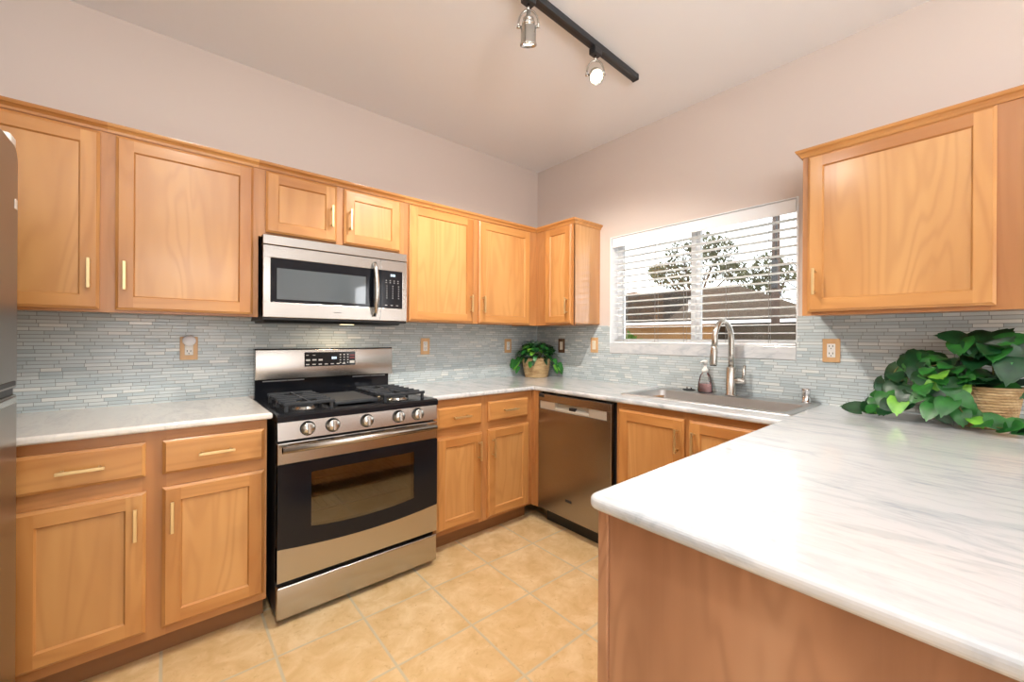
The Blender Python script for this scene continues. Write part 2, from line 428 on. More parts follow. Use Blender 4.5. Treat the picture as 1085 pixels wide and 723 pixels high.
# glass mosaic backsplash
struct('wall_backsplash_tile', MB().box(-3.4, 0, -0.008, 0.0, 0.914, 1.36), M['mosaic_x'])
bs = MB()
bs.box(-0.008, 0, -0.008, WY0 + 0.004, 0.914, 1.338); bs.box(-0.008, 0, WY0 + 0.004, WY1 - 0.0, 0.914, 1.130); bs.box(-0.008, 0, WY1, -3.3, 0.914, 1.367)
struct('wall_backsplash_tile', bs, M['mosaic_y'])

# window
fr = MB()
for a in ((WY0, WY0 - 0.045), (WY1 + 0.03, WY1)): fr.box(0.085, 0.13, a[0], a[1], WZ0 + 0.06, WZ1, 0.004)
fr.box(0.085, 0.13, WY0, WY1, WZ1 - 0.04, WZ1, 0.004); fr.box(0.085, 0.13, WY0, WY1, WZ0 + 0.06, WZ0 + 0.10, 0.004)
fr.box(0.080, 0.125, -1.375, -1.405, WZ0 + 0.06, WZ1 - 0.02, 0.004); fr.box(0.092, 0.13, -1.405, -1.43, WZ0 + 0.06, WZ1 - 0.02, 0.004)
win = struct('window_1', fr, M['vinyl'])
MB().box(0.105, 0.110, WY0 - 0.04, -1.39, WZ0 + 0.09, WZ1 - 0.03).build('window_pane', M['glass'], win)
MB().box(0.114, 0.119, -1.41, WY1 + 0.02, WZ0 + 0.09, WZ1 - 0.03).build('window_pane', M['glass'], win)
MB().box(-0.012, 0.13, WY0 - 0.002, WY1 + 0.002, WZ0 - 0.008, WZ0 + 0.066, 0.004).build('window_sill', M['marble'], win)
MB().box(0.066, 0.080, -1.362, -1.378, 1.42, 1.50, 0.003).build('window_latch', M['vinyl'], win)
jb = MB(); jb.box(-0.004, 0.085, WY0 + 0.004, WY0 - 0.004, WZ0 - 0.006, WZ1); jb.box(-0.004, 0.085, WY1 - 0.004, WY1 + 0.004, WZ0 - 0.006, WZ1); jb.box(-0.002, 0.085, WY1, WY0, WZ1 - 0.004, WZ1 + 0.002)
jb.build('window_jamb', M['vinyl'], win)

# ------------------------------------------------------------------ cabinets
def door_mesh(w_, h_, frame=0.055, t=0.020, drawer=False):
    """slab in local x 0..w, z 0..h, back at y=0, front at y=-t; framed with a recess"""
    b = MB(); bm = b.bm
    e = 0.007; rec = 0.007
    def ring(x0, x1, z0, z1, y): return [bm.verts.new(p) for p in ((x0, y, z0), (x1, y, z0), (x1, y, z1), (x0, y, z1))]
    def bridge(a, c, mi=0):
        for i in range(4):
            f = bm.faces.new([a[i], a[(i + 1) % 4], c[(i + 1) % 4], c[i]]); f.material_index = mi if mi is not None else (1 if i in (0, 2) else 0)
    r0 = ring(0, w_, 0, h_, 0); r1 = ring(0, w_, 0, h_, -t + 0.007)
    r2 = ring(0.003, w_ - 0.003, 0.003, h_ - 0.003, -t + 0.005); r3 = ring(e, w_ - e, e, h_ - e, -t + 0.003) ; r4 = ring(e + 0.003, w_ - e - 0.003, e + 0.003, h_ - e - 0.003, -t)
    bm.faces.new(r0[::-1]); bridge(r0, r1); bridge(r1, r2, None); bridge(r2, r3, None); bridge(r3, r4, None)
    if drawer:
        f = bm.faces.new(r4); f.material_index = 1
        return b, None
    o = e + 0.003; f_ = frame
    y = -t
    P = lambda x, z: bm.verts.new((x, y, z))
    # stiles full height, rails between
    for x0, x1 in ((o, f_), (w_ - f_, w_ - o)):
        bm.faces.new([P(x0, o), P(x1, o), P(x1, h_ - o), P(x0, h_ - o)]).material_index = 0
    for z0, z1 in ((o, f_), (h_ - f_, h_ - o)):
        bm.faces.new([P(f_, z0), P(w_ - f_, z0), P(w_ - f_, z1), P(f_, z1)]).material_index = 1
    a = ring(f_, w_ - f_, f_, h_ - f_, -t); c = ring(f_ + 0.005, w_ - f_ - 0.005, f_ + 0.005, h_ - f_ - 0.005, -t + rec)
    bridge(a, c, None)
    g = ring(f_ + 0.005, w_ - f_ - 0.005, f_ + 0.005, h_ - f_ - 0.005, -t + rec + 0.004)
    bridge(c, g, None)
    pn = MB(); pn.box(f_ + 0.004, w_ - f_ - 0.004, -t + rec + 0.001, -0.003, f_ + 0.004, h_ - f_ - 0.004)
    return b, pn
def pull(parent, x, z, vertical, L=0.118, mat='brass'):
    h = MB(); hl = L / 2
    if vertical:
        h.box(x - 0.0055, x + 0.0055, -0.036, -0.027, z - hl, z + hl, 0.0015)
        for s in (-1, 1): h.box(x - 0.004, x + 0.004, -0.029, 0.0, z + s * (hl - 0.014) - 0.004, z + s * (hl - 0.014) + 0.004)
    else:
        h.box(x - hl, x + hl, -0.036, -0.027, z - 0.0055, z + 0.0055, 0.0015)
        for s in (-1, 1): h.box(x + s * (hl - 0.014) - 0.004, x + s * (hl - 0.014) + 0.004, -0.029, 0.0, z - 0.004, z + 0.004)
    o = h.build('handle', M[mat], parent)
    o['label'] = 'slim champagne brass bar pull'
    return o
def add_door(root, x0, x1, z0, z1, yface, handle=None, hz=None, name='door', mat='brass'):
    """x, z in the cabinet's own frame; yface = front of the face frame"""
    b, pn = door_mesh(x1 - x0, z1 - z0, drawer=(name == 'drawer'))
    d = b.build(name, [M['wood'], M['wood_h']], root); d.location = (x0, yface, z0)
    if pn is not None:
        pn.build('panel', M['wood_side'], d)
    ww = x1 - x0
    if handle == 'l': hp = pull(d, 0.029, hz - z0, True, mat=mat)
    elif handle == 'r': hp = pull(d, ww - 0.029, hz - z0, True, mat=mat)
    elif handle == 'h': hp = pull(d, ww / 2, (z1 - z0) / 2, False, mat=mat)
    if handle: hp.location = (0, -0.020, 0)
    return d
UD, BD = 0.305, 0.61
def crown_prof(z):
    # (out from face, z): small stepped crown
    return [(0.0, z - 0.034), (0.006, z - 0.034), (0.009, z - 0.024), (0.016, z - 0.016), (0.022, z - 0.013), (0.026, z - 0.004), (0.026, z), (-0.02, z), (-0.02, z - 0.034)]
def wall_cab(label, loc, rz, w_, z0, z1, doors, crown=True, group=None, stile=None, crown_side=False):
    t = thing('wall_cabinet', label, 'cabinet', loc, rz, group)
    b = MB(); b.box(0, w_, -UD + 0.019, -0.001, z0 + 0.012, z1 - 0.002)
    b.build('carcass', M['wood_gloss'], t)
    f = MB()
    f.box(0, w_, -UD, -UD + 0.020, z0, z1, 0.001, 1)
    for x0, x1 in [(0, doors[0][0] + 0.012)] + [(doors[i][1] - 0.012, doors[i + 1][0] + 0.012) for i in range(len(doors) - 1)] + [(doors[-1][1] - 0.012, w_)]:
        f.box(x0, x1, -UD - 0.0006, -UD + 0.01, z0 + 0.0002, z1)
    f.box(0, w_, -UD + 0.018, -0.012, z0 + 0.008, z0 + 0.014)
    f.build('face_frame', [M['frame'], M['frame_h']], t)
    for d in doors:
        add_door(t, d[0], d[1], d[2], d[3], -UD - 0.0006, d[4], d[5], mat=d[6] if len(d) > 6 else 'brass')
    if crown:
        c = MB(); pr = crown_prof(z1 + 0.022); cols = []
        for a, z in pr:      # mitred at the free end, or against the neighbouring run in the room's corner
            y = -UD - a
            if crown_side == 'r': pts_ = [(UD + a, y, z), (w_ + a, y, z), (w_ + a, -0.001, z)]
            elif crown_side == 'l': pts_ = [(-a, -0.001, z), (-a, y, z), (w_, y, z)]
            elif crown_side == 'inner': pts_ = [(0, y, z), (w_ - a, y, z)]
            else: pts_ = [(0, y, z), (w_, y, z)]
            cols.append([c.bm.verts.new(q) for q in pts_])
        for k_ in range(len(cols)):
            A_, B_ = cols[k_], cols[(k_ + 1) % len(cols)]
            for m_ in range(len(A_) - 1): c.bm.faces.new([A_[m_], A_[m_ + 1], B_[m_ + 1], B_[m_]])
        c.bm.faces.new([q[0] for q in cols]); c.bm.faces.new([q[-1] for q in cols][::-1])
        bmesh.ops.recalc_face_normals(c.bm, faces=c.bm.faces[:])
        c.box(0.0, w_, -UD + 0.0, -0.001, z1 - 0.004, z1 + 0.018)
        c.build('crown_molding', M['wood_h'], t)
    return t
ZU0, ZU1 = 1.340, 2.090
DZ0, DZ1 = 1.351, 2.070
X = lambda a, o: a - o
o = -3.26
wall_cab('honey wood wall cabinet with one door, partly hidden behind the fridge edge', (o, 0, 0), 0, -2.735 - o, ZU0, ZU1, [(0.03, -2.756 - o, DZ0, DZ1, 'r', 1.492)])
o = -2.735
wall_cab('honey wood wall cabinet with one wide door, beside the microwave, above the night light', (o, 0, 0), 0, -2.205 - o, ZU0, ZU1, [(-2.711 - o, -2.228 - o, DZ0, DZ1, 'l', 1.492)])
o = -2.205
wall_cab('short honey wood wall cabinet with two doors, above the microwave', (o, 0, 0), 0, -1.435 - o, 1.742, ZU1,
         [(-2.176 - o, -1.838 - o, 1.764, DZ1, 'r', 1.896), (-1.798 - o, -1.465 - o, 1.764, DZ1, 'l', 1.896)])
o = -1.435
wall_cab('two-door honey wood wall cabinet between the microwave and the corner', (o, 0, 0), 0, -0.001 - o - UD, ZU0, ZU1,
         [(-1.405 - o, -0.922 - o, DZ0 - 0.004, DZ1, 'r', 1.478), (-0.874 - o, -0.385 - o, DZ0 - 0.004, DZ1, 'l', 1.478)], crown_side='inner')
wall_cab('narrow one-door honey wood wall cabinet in the corner, its side facing the window', (0, -0.002, 0), TOWIN, 0.698, ZU0, ZU1,
         [(0.418, 0.684, DZ0, DZ1 + 0.004, 'r', 1.480)], crown_side='r')
wall_cab('honey wood wall cabinet with one large door, between window and picture edge', (0, -2.088, 0), TOWIN, 0.90, 1.352, 2.092,
         [(0.022, 0.576, 1.369, 2.076, 'l', 1.502)], crown_side='l')

def base_cab(label, loc, rz, w_, doors, drawers, toe=(0, 0), ends=(0.0, 0.0)):
    t = thing('base_cabinet', label, 'cabinet', loc, rz)
    b = MB(); b.box(0, w_, -BD + 0.02, -0.002, 0.10, 0.118); b.box(0, 0.016, -BD + 0.02, -0.002, 0.118, 0.884); b.box(w_ - 0.016, w_, -BD + 0.02, -0.002, 0.118, 0.884); b.box(0.016, w_ - 0.016, -0.012, -0.002, 0.118, 0.884)
    b.build('carcass', M['wood_side'], t)
    f = MB(); f.box(0, w_, -BD, -BD + 0.021, 0.10, 0.885, 0.001, 1)
    xs = [(0, doors[0][0] + 0.012)] + [(doors[i][1] - 0.012, doors[i + 1][0] + 0.012) for i in range(len(doors) - 1)] + [(doors[-1][1] - 0.012, w_)]
    for x0, x1 in xs: f.box(x0, x1, -BD - 0.0006, -BD + 0.01, 0.1002, 0.8848)
    f.build('face_frame', [M['frame'], M['frame_h']], t)
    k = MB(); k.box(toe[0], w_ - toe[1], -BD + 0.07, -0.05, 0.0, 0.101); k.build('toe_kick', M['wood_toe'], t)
    for d in doors: add_door(t, d[0], d[1], d[2], d[3], -BD - 0.0006, d[4], d[5])
    for d in drawers: add_door(t, d[0], d[1], d[2], d[3], -BD - 0.0006, 'h', None, name='drawer')
    return t
o = -3.30
base_cab('honey wood base cabinet with two drawers, between the fridge and the stove', (o, 0, 0), 0, -2.213 - o,
         [(-2.932 - o, -2.603 - o, 0.140, 0.665, 'r', 0.558), (-2.558 - o, -2.224 - o, 0.135, 0.668, 'l', 0.558)],
         [(-2.932 - o, -2.605 - o, 0.720, 0.847), (-2.558 - o, -2.225 - o, 0.718, 0.846)])
o = -1.412
bc = base_cab('honey wood base cabinet with two drawers, between stove and dishwasher corner', (o, 0, 0), 0, -0.630 - o,
         [(-1.379 - o, -1.064 - o, 0.130, 0.662, 'r', 0.555), (-1.017 - o, -0.670 - o, 0.118, 0.668, 'l', 0.555)],
         [(-1.379 - o, -1.067 - o, 0.717, 0.838), (-1.016 - o, -0.680 - o, 0.719, 0.842)])
fl = MB(); fl.box(0.783, 0.801, -0.672, -0.612, 0.10, 0.885, 0.001); fl.box(0.779, 0.783, -0.640, -0.609, 0.1, 0.885)
fl.build('corner_filler', M['frame'], bc)
base_cab('honey wood sink cabinet with two doors, under the window', (0, -1.292, 0), TOWIN, 0.815,
         [(0.020, 0.396, 0.14, 0.850, 'r', 0.742), (0.420, 0.79, 0.14, 0.850, 'l', 0.742)], [])

# peninsula base with finished end panel
t = thing('peninsula_cabinet', 'wood peninsula base with plain end panel under the marble overhang', 'cabinet', (-1.84, -2.112, 0))
MB().box(0.02, 1.20, -0.95, -0.001, 0.10, 0.884).build('carcass', M['wood_side'], t)
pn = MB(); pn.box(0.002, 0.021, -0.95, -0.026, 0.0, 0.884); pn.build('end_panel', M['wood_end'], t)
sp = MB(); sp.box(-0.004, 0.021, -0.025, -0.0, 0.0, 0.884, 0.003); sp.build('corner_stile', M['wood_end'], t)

# ------------------------------------------------------------------ worktops
def slab(xs, ys, inside, z0, z1, bev=0.010, round_at=None, rr=0.03):
    bm = bmesh.new(); V = {}
    def v(i, j, z):
        if (i, j, z) not in V: V[(i, j, z)] = bm.verts.new((xs[i], ys[j], z))
        return V[(i, j, z)]
    ins = lambda i, j: 0 <= i < len(xs) - 1 and 0 <= j < len(ys) - 1 and inside((xs[i] + xs[i + 1]) / 2, (ys[j] + ys[j + 1]) / 2)
    for i in range(len(xs) - 1):
        for j in range(len(ys) - 1):
            if not ins(i, j): continue
            bm.faces.new([v(i, j, z1), v(i + 1, j, z1), v(i + 1, j + 1, z1), v(i, j + 1, z1)])
            bm.faces.new([v(i, j + 1, z0), v(i + 1, j + 1, z0), v(i + 1, j, z0), v(i, j, z0)])
            for (di, dj, a, c) in ((-1, 0, (i, j + 1), (i, j)), (1, 0, (i + 1, j), (i + 1, j + 1)), (0, -1, (i, j), (i + 1, j)), (0, 1, (i + 1, j + 1), (i, j + 1))):
                if not ins(i + di, j + dj):
                    bm.faces.new([v(*a, z0), v(*c, z0), v(*c, z1), v(*a, z1)])
    bmesh.ops.recalc_face_normals(bm, faces=bm.faces[:])
    if round_at:
        es = [e for e in bm.edges if abs(e.verts[0].co.z - e.verts[1].co.z) > 1e-4 and all((Vector((x.co.x, x.co.y)) - Vector(round_at)).length < 1e-4 for x in e.verts)]
        bmesh.ops.bevel(bm, geom=es, offset=rr, segments=6, affect='EDGES', profile=0.5)
    es = []
    for e in bm.edges:
        if len(e.link_faces) == 2 and e.link_faces[0].normal.dot(e.link_faces[1].normal) < 0.5:
            a, c = (x.co for x in e.verts)
            if abs(a.z - c.z) < 1e-5 and not (a.x > -0.02 and c.x > -0.02) and not (a.y > -0.02 and c.y > -0.02): es.append(e)
    bmesh.ops.bevel(bm, geom=es, offset=bev, segments=4, affect='EDGES', profile=0.5)
    for f in bm.faces: f.smooth = False
    b = MB(); b.bm.free(); b.bm = bm
    return b
ZC0, ZC1 = 0.886, 0.914
SX0, SX1, SY0, SY1 = -0.470, -0.110, -2.065, -1.270      # sink hole
wt = slab([-3.30, -2.197], [-0.642, -0.0085], lambda x, y: True, ZC0, ZC1).build('countertop', M['marble_pale'])
tag(wt, 'pale marble worktop run between fridge and stove', 'countertop')
def inL(x, y):
    if SX0 < x < SX1 and SY0 < y < SY1: return False
    if y < -2.097: return True
    if x > -0.642: return True
    return y > -0.642 and x > -1.414
wt = slab([-1.868, -1.414, -0.642, SX0, SX1, -0.0085], [-3.10, -2.097, SY0, SY1, -0.642, -0.0085], inL, ZC0, ZC1, 0.011, (-1.868, -2.097), 0.028).build('countertop', M['marble'])
tag(wt, 'white marble worktop wrapping the corner, sink and peninsula', 'countertop')

# ------------------------------------------------------------------ range
rg = thing('gas_range', 'stainless steel gas range with black oven glass, under the microwave', 'stove', (-1.8035, 0, 0))
HX = 0.3835
x0, x1 = -HX, HX
b = MB()
b.box(x0, x0 + 0.03, -0.655, -0.03, 0.03, 0.872); b.box(x1 - 0.03, x1, -0.655, -0.03, 0.03, 0.872)
b.box(x0 + .03, x1 - .03, -0.06, -0.03, 0.03, 0.872); b.box(x0 + .03, x1 - .03, -0.655, -0.06, 0.03, 0.33); b.box(x0 + .03, x1 - .03, -0.655, -0.06, 0.70, 0.872)
b.box(x0 + 0.02, x1 - 0.02, -0.64, -0.05, 0.0, 0.03)
b.build('body', M['black'], rg)
cv = MB()   # oven cavity, open to the front
cx0, cx1, cz0, cz1 = -0.30, 0.30, 0.335, 0.695
cv.box(cx0 - .008, cx0, -0.65, -0.1, cz0, cz1); cv.box(cx1, cx1 + .008, -0.65, -0.1, cz0, cz1); cv.box(cx0, cx1, -0.108, -0.1, cz0, cz1); cv.box(cx0, cx1, -0.65, -0.1, cz0 - .004, cz0 + .002); cv.box(cx0, cx1, -0.65, -0.1, cz1 - .002, cz1 + .004)
cv.build('oven_cavity', M['oven_in'], rg)
for zr in (0.43, 0.50):
    rk = MB(); rk.tube([(cx0 + .004, -0.62, zr), (cx1 - .004, -0.62, zr)], 0.004, 8); rk.tube([(cx0 + .004, -0.15, zr), (cx1 - .004, -0.15, zr)], 0.004, 8)
    for i in range(18):
        xx = cx0 + 0.02 + i * (cx1 - cx0 - 0.04) / 17; rk.tube([(xx, -0.62, zr), (xx, -0.15, zr)], 0.002, 6)
    rk.build('oven_rack', M['chrome'], rg)
# oven door: steel bands, black glass with curved lower edge, tinted window
ZG1 = 0.692; sag = lambda x: 0.335 - 0.026 * (1 - (x / HX) ** 2)
wx0, wx1, wz1 = -0.251, 0.247, 0.643; wsag = lambda x: 0.400 - 0.018 * (1 - (x / 0.25) ** 2)
N = 24
xs = [x0 + (x1 - x0) * i / N for i in range(N + 1)]
d = MB()
d.box(x0, x1, -0.697, -0.658, ZG1, 0.786, 0.004)
low = [(x, sag(x)) for x in xs]
d.prism([(x0, 0.190)] + [(x1, 0.190)] + low[::-1], 1, -0.697, -0.658)
door = d.build('oven_door', M['steel'], rg)
g = MB(); xs2 = sorted(set([x for x in xs if not (wx0 - .01 < x < wx0 + .01 or wx1 - .01 < x < wx1 + .01)] + [wx0, wx1]))
for a, c in zip(xs2, xs2[1:]):
    m_ = (a + c) / 2
    pieces = [((sag(a), sag(c)), (ZG1, ZG1))] if not (wx0 < m_ < wx1) else [((sag(a), sag(c)), (wsag(a), wsag(c))), ((wz1, wz1), (ZG1, ZG1))]
    for (l0, l1), (h0, h1) in pieces: g.prism([(a, l0), (c, l1), (c, h1), (a, h0)], 1, -0.700, -0.662)
g.build('oven_glass', M['black_gloss'], door)
wn_ = MB(); wp = [x for x in xs2 if wx0 <= x <= wx1]
wn_.prism([(x, wsag(x)) for x in wp] + [(wx1, wz1), (wx0, wz1)], 1, -0.698, -0.692)
wn_.build('oven_window', M['oven_glass'], door)
for cxp in (-0.19, -0.07, 0.05, 0.17):
    sl = MB(); sl.box(cxp - 0.035, cxp + 0.035, -0.6985, -0.690, 0.776, 0.783); sl.build('vent_slot', M['black'], door)
h = MB(); h.tube([(x0 + 0.008, -0.752, 0.769), (x1 - 0.036, -0.752, 0.769)], 0.0145, 16)
for sx in (x0 + 0.035, x1 - 0.060): h.tube([(sx, -0.752, 0.769), (sx, -0.695, 0.765)], 0.010, 12)
h.build('handle', M['steel'], door)['label'] = 'round steel bar handle'
p = MB(); p.prism([(-0.698, 0.797), (-0.66, 0.797), (-0.66, 0.874), (-0.690, 0.874)], 0, x0, x1); p.build('control_panel', M['steel'], rg)
for kx in (-2.069, -1.963, -1.805, -1.642, -1.536):
    k = MB(); mt = rotm((kx + 1.8035, -0.694, 0.838), (0, -1, 0.1))
    k.lathe([(0.0, 0), (0.029, 0), (0.029, 0.004), (0.026, 0.006), (0.0255, 0.022), (0.024, 0.025), (0.0, 0.025)], 28, 0, mt)
    k.box(-0.006, 0.006, -0.022, 0.022, 0.024, 0.036, 0.002, 0, 2, mt)
    kn = k.build('knob', M['nickel'], rg)
    rb = MB(); rb.lathe([(0.0285, 0.0), (0.032, 0.0), (0.032, 0.002), (0.0285, 0.003)], 28, 0, mt); rb.build('knob_bezel', M['black'], kn)
dr = MB(); dr.box(x0, x1, -0.697, -0.655, 0.030, 0.168, 0.006, 0, 3); dr.build('storage_drawer', M['steel'], rg)
# cooktop
ct = MB(); ct.prism([(-0.702, 0.876), (-0.702, 0.900), (-0.690, 0.908), (-0.62, 0.908), (-0.60, 0.903), (-0.05, 0.903), (-0.05, 0.872), (-0.66, 0.872)], 0, x0 - 0.002, x1 + 0.002)
ct.build('cooktop', plain('black_cooktop_enamel', (0.008, 0.009, 0.012, 1), 0.22, spec=0.25), rg)
def grate(xa, xb, ya, yb):
    g_ = MB(); zt, zb = 0.950, 0.934
    n_ = 7
    for i in range(n_):
        y_ = ya + (yb - ya) * i / (n_ - 1)
        mid = i in (1, 5)
        if mid:
            L_ = (xb - xa) * 0.30
            g_.box(xa, xa + L_, y_ - .0045, y_ + .0045, zb, zt, .003, 0, 3); g_.box(xb - L_, xb, y_ - .0045, y_ + .0045, zb, zt, .003, 0, 3)
        else: g_.box(xa, xb, y_ - .0045, y_ + .0045, zb, zt, .003, 0, 3)
    for xx in (xa + 0.012, xb - 0.012): g_.box(xx - .006, xx + .006, ya, yb, zb - .004, zb + .008, .003)
    xm = (xa + xb) / 2
    g_.box(xm - .005, xm + .005, ya, yb, zb - 0.001, zt - 0.001, .002)
    for xx in (xa + 0.012, xb - 0.012):
        for y_ in (ya + .006, (ya + yb) / 2, yb - .006): g_.box(xx - .007, xx + .007, y_ - .007, y_ + .007, 0.902, zb + .004, .002)
    return g_.build('grate', M['iron'], rg)
def burner(x_, y_, r_):
    b_ = MB(); mt = Matrix.Translation((x_, y_, 0.9025))
    b_.lathe([(0, 0), (r_ * 1.25, 0), (r_ * 1.2, 0.004), (r_, 0.006), (r_, 0.012), (0, 0.012)], 24, 0, mt)
    bo = b_.build('burner', M['nickel'], rg)
    c_ = MB(); c_.lathe([(0, 0.012), (r_ * 0.9, 0.012), (r_ * 0.9, 0.017), (r_ * 0.8, 0.020), (0, 0.020)], 24, 0, mt); c_.build('burner_cap', M['iron'], bo)
grate(-0.350, -0.135, -0.635, -0.245); grate(0.105, 0.340, -0.635, -0.245)
for bx, by, br_ in ((-0.243, -0.54, 0.042), (-0.243, -0.335, 0.034), (0.222, -0.54, 0.046), (0.222, -0.335, 0.034)): burner(bx, by, br_)
gd = MB(); gd.box(-0.122, 0.092, -0.60, -0.25, 0.912, 0.928, 0.004); gd.box(-0.110, 0.080, -0.588, -0.262, 0.9283, 0.930)
for s_ in (-0.115, 0.085):
    for y_ in (-0.58, -0.27): gd.box(s_ - .008, s_ + .008, y_ - .01, y_ + .01, 0.902, 0.914)
gd.build('griddle', M['iron'], rg)
# backguard
bg_ = MB(); bg_.box(x0 + 0.002, x1 + 0.012, -0.085, -0.022, 1.004, 1.170, 0.004, 0, 3); bgo = bg_.build('backguard', M['steel'], rg)
bl = MB(); bl.box(x0 + 0.004, x1 - 0.006, -0.062, -0.022, 0.900, 1.006); bl.box(x0, x1 + 0.012, -0.080, -0.018, 1.1695, 1.176, 0.002)
bl.build('backguard_riser', M['black_gloss'], rg)
for xa, xb in ((x0 + 0.04, x0 + 0.16), (x0 + 0.165, x0 + 0.25), (x1 - 0.24, x1 - 0.13), (x1 - 0.125, x1 - 0.03)):
    vt = MB(); vt.box(xa, xb, -0.0655, -0.060, 0.992, 0.9975); vt.build('riser_vent', M['grey'], rg)
dp = MB(); dp.box(-0.138, 0.152, -0.0875, -0.083, 1.070, 1.153, 0.002); dpo = dp.build('display', M['black_gloss'], rg)
def button(parent, mat, *a):
    MB().box(*a).build('button', M[mat], parent)
for i in range(7): button(dpo, 'key', -0.130 + i * 0.034, -0.112 + i * 0.034, -0.0884, -0.087, 1.079, 1.084)
for i in range(3): button(dpo, 'key', -0.130 + i * 0.034, -0.108 + i * 0.034, -0.0884, -0.087, 1.102 + (i % 2) * .002, 1.112)
for i in range(2): button(dpo, 'key', -0.130 + i * 0.036, -0.116 + i * 0.036, -0.0884, -0.087, 1.134, 1.137)
for i in range(3):
    for j in range(4): button(dpo, 'key', 0.058 + i * 0.022, 0.066 + i * 0.022, -0.0884, -0.087, 1.085 + j * 0.016, 1.090 + j * 0.016)
button(dpo, 'key', 0.118, 0.146, -0.0884, -0.087, 1.082, 1.098)
button(dpo, 'key_red', 0.118, 0.146, -0.0884, -0.087, 1.112, 1.118); button(dpo, 'key_red', 0.118, 0.146, -0.0884, -0.087, 1.128, 1.134)
ld = MB()
for i in range(3): ld.box(0.012 + i * 0.010, 0.019 + i * 0.010, -0.0884, -0.087, 1.110, 1.124)
ld.build('clock_digits', M['led'], dpo)
def lettering(text, size, parent, mat4, mat, name='lettering'):
    cu = bpy.data.curves.new('letters', 'FONT'); cu.body = text; cu.size = size; cu.align_x = 'CENTER'; cu.align_y = 'CENTER'; cu.extrude = 0.0004; cu.space_character = 1.1
    tmp = bpy.data.objects.new('letters', cu); col.objects.link(tmp)
    bpy.context.view_layer.update()
    me = bpy.data.meshes.new_from_object(tmp.evaluated_get(bpy.context.evaluated_depsgraph_get()))
    bpy.data.objects.remove(tmp)
    me.transform(mat4); me.name = name
    me.materials.clear(); me.materials.append(mat)
    o_ = bpy.data.objects.new(name, me); col.objects.link(o_); o_.parent = parent
    return o_
FACE_Y = Matrix.Rotation(R(90), 4, 'X')
lettering('SAMSUNG', 0.0165, bgo, Matrix.Translation((0.020, -0.0856, 1.033)) @ FACE_Y, M['letter'])

# ------------------------------------------------------------------ microwave
mw = thing('microwave', 'stainless steel microwave mounted over the gas range', 'microwave', (-1.8225, 0, 0))
mx0, mx1 = -0.3735, 0.3735
b = MB(); b.box(mx0 + 0.003, mx1 - 0.003, -0.345, -0.01, 1.338, 1.741); b.build('body', M['black'], mw)
b = MB(); b.box(mx0, mx1, -0.378, -0.340, 1.694, 1.741, 0.003); b.build('top_grille', M['steel'], mw)
X_ = lambda wx: wx + 1.8225
b = MB(); sx = X_(-1.612)
# door: steel frame around the glass
b.box(mx0, sx, -0.380, -0.342, 1.630, 1.691, 0.003); b.box(mx0, sx, -0.380, -0.342, 1.338, 1.414, 0.003); b.box(mx0, X_(-2.162), -0.380, -0.342, 1.41, 1.634, 0.003)
do = b.build('door', M['steel'], mw)
b = MB(); b.box(X_(-2.162) - .001, sx, -0.3815, -0.346, 1.413, 1.631, 0.002); b.build('door_glass_frame', M['black_gloss'], do)
b = MB(); b.box(X_(-2.137), X_(-1.698), -0.3825, -0.375, 1.428, 1.582, 0.001); b.build('door_window', M['micro_glass'], do)
h = MB(); hp = []
for i in range(15):
    a = i / 14; hp.append((X_(-1.650), -0.388 - 0.034 * math.sin(PI * a) ** 0.6, 1.365 + 0.300 * a))
h.tube(hp, [0.011 + 0.003 * math.sin(PI * i / 14) for i in range(15)], 12); h.build('handle', M['nickel'], do)['label'] = 'curved vertical steel handle'
b = MB(); b.box(sx + 0.001, mx1, -0.379, -0.342, 1.630, 1.691, 0.003); b.box(sx + 0.001, mx1, -0.379, -0.342, 1.338, 1.414, 0.003); b.box(X_(-1.478), mx1, -0.379, -0.342, 1.41, 1.634, 0.003)
cp = b.build('control_surround', M['steel'], mw)
b = MB(); b.box(sx + 0.0008, X_(-1.478) + .001, -0.3812, -0.346, 1.413, 1.631, 0.002); kp = b.build('control_panel', M['black_gloss'], mw)
for i in range(4):
    for j in range(2): button(kp, 'key', X_(-1.582) + i * 0.024, X_(-1.575) + i * 0.024, -0.3822, -0.381, 1.572 - j * 0.012, 1.575 - j * 0.012)
for i in range(3):
    for j in range(6): button(kp, 'key', X_(-1.577) + i * 0.036, X_(-1.572) + i * 0.036, -0.3822, -0.381, 1.540 - j * 0.014, 1.5435 - j * 0.014)
for i in range(3): button(kp, 'key', X_(-1.586) + i * 0.034, X_(-1.572) + i * 0.034, -0.3822, -0.381, 1.428, 1.4305)
k = MB()
for i in range(3): k.box(X_(-1.552) + i * 0.010, X_(-1.545) + i * 0.010, -0.3822, -0.381, 1.598, 1.612)
k.build('clock_digits', M['led'], kp)
b = MB(); b.box(mx0 + 0.0, mx1 - 0.0, -0.372, -0.01, 1.326, 1.339, 0.003); b.prism([(-0.06, 1.327), (-0.35, 1.327), (-0.33, 1.314), (-0.08, 1.314)], 0, mx0 - 0.02 + .03, mx1 - 0.03)
b.build('underside', M['black'], mw)
lp = MB(); lp.box(0.02, 0.09, -0.30, -0.26, 1.3125, 1.316); lp.build('cooktop_lamp', emit('cooktop_lamp_glow', (1, 0.8, 0.5, 1), 4.0), mw)
l_ = bpy.data.lights.new('cooktop_light', 'AREA'); l_.size = 0.06; l_.energy = 1.0; l_.color = (1, 0.78, 0.5)
lo = bpy.data.objects.new('cooktop_light', l_); col.objects.link(lo); lo.location = (-1.77, -0.20, 1.309)
lettering('SAMSUNG', 0.0080, do, Matrix.Translation((X_(-1.848), -0.3806, 1.373)) @ FACE_Y, M['letter'])

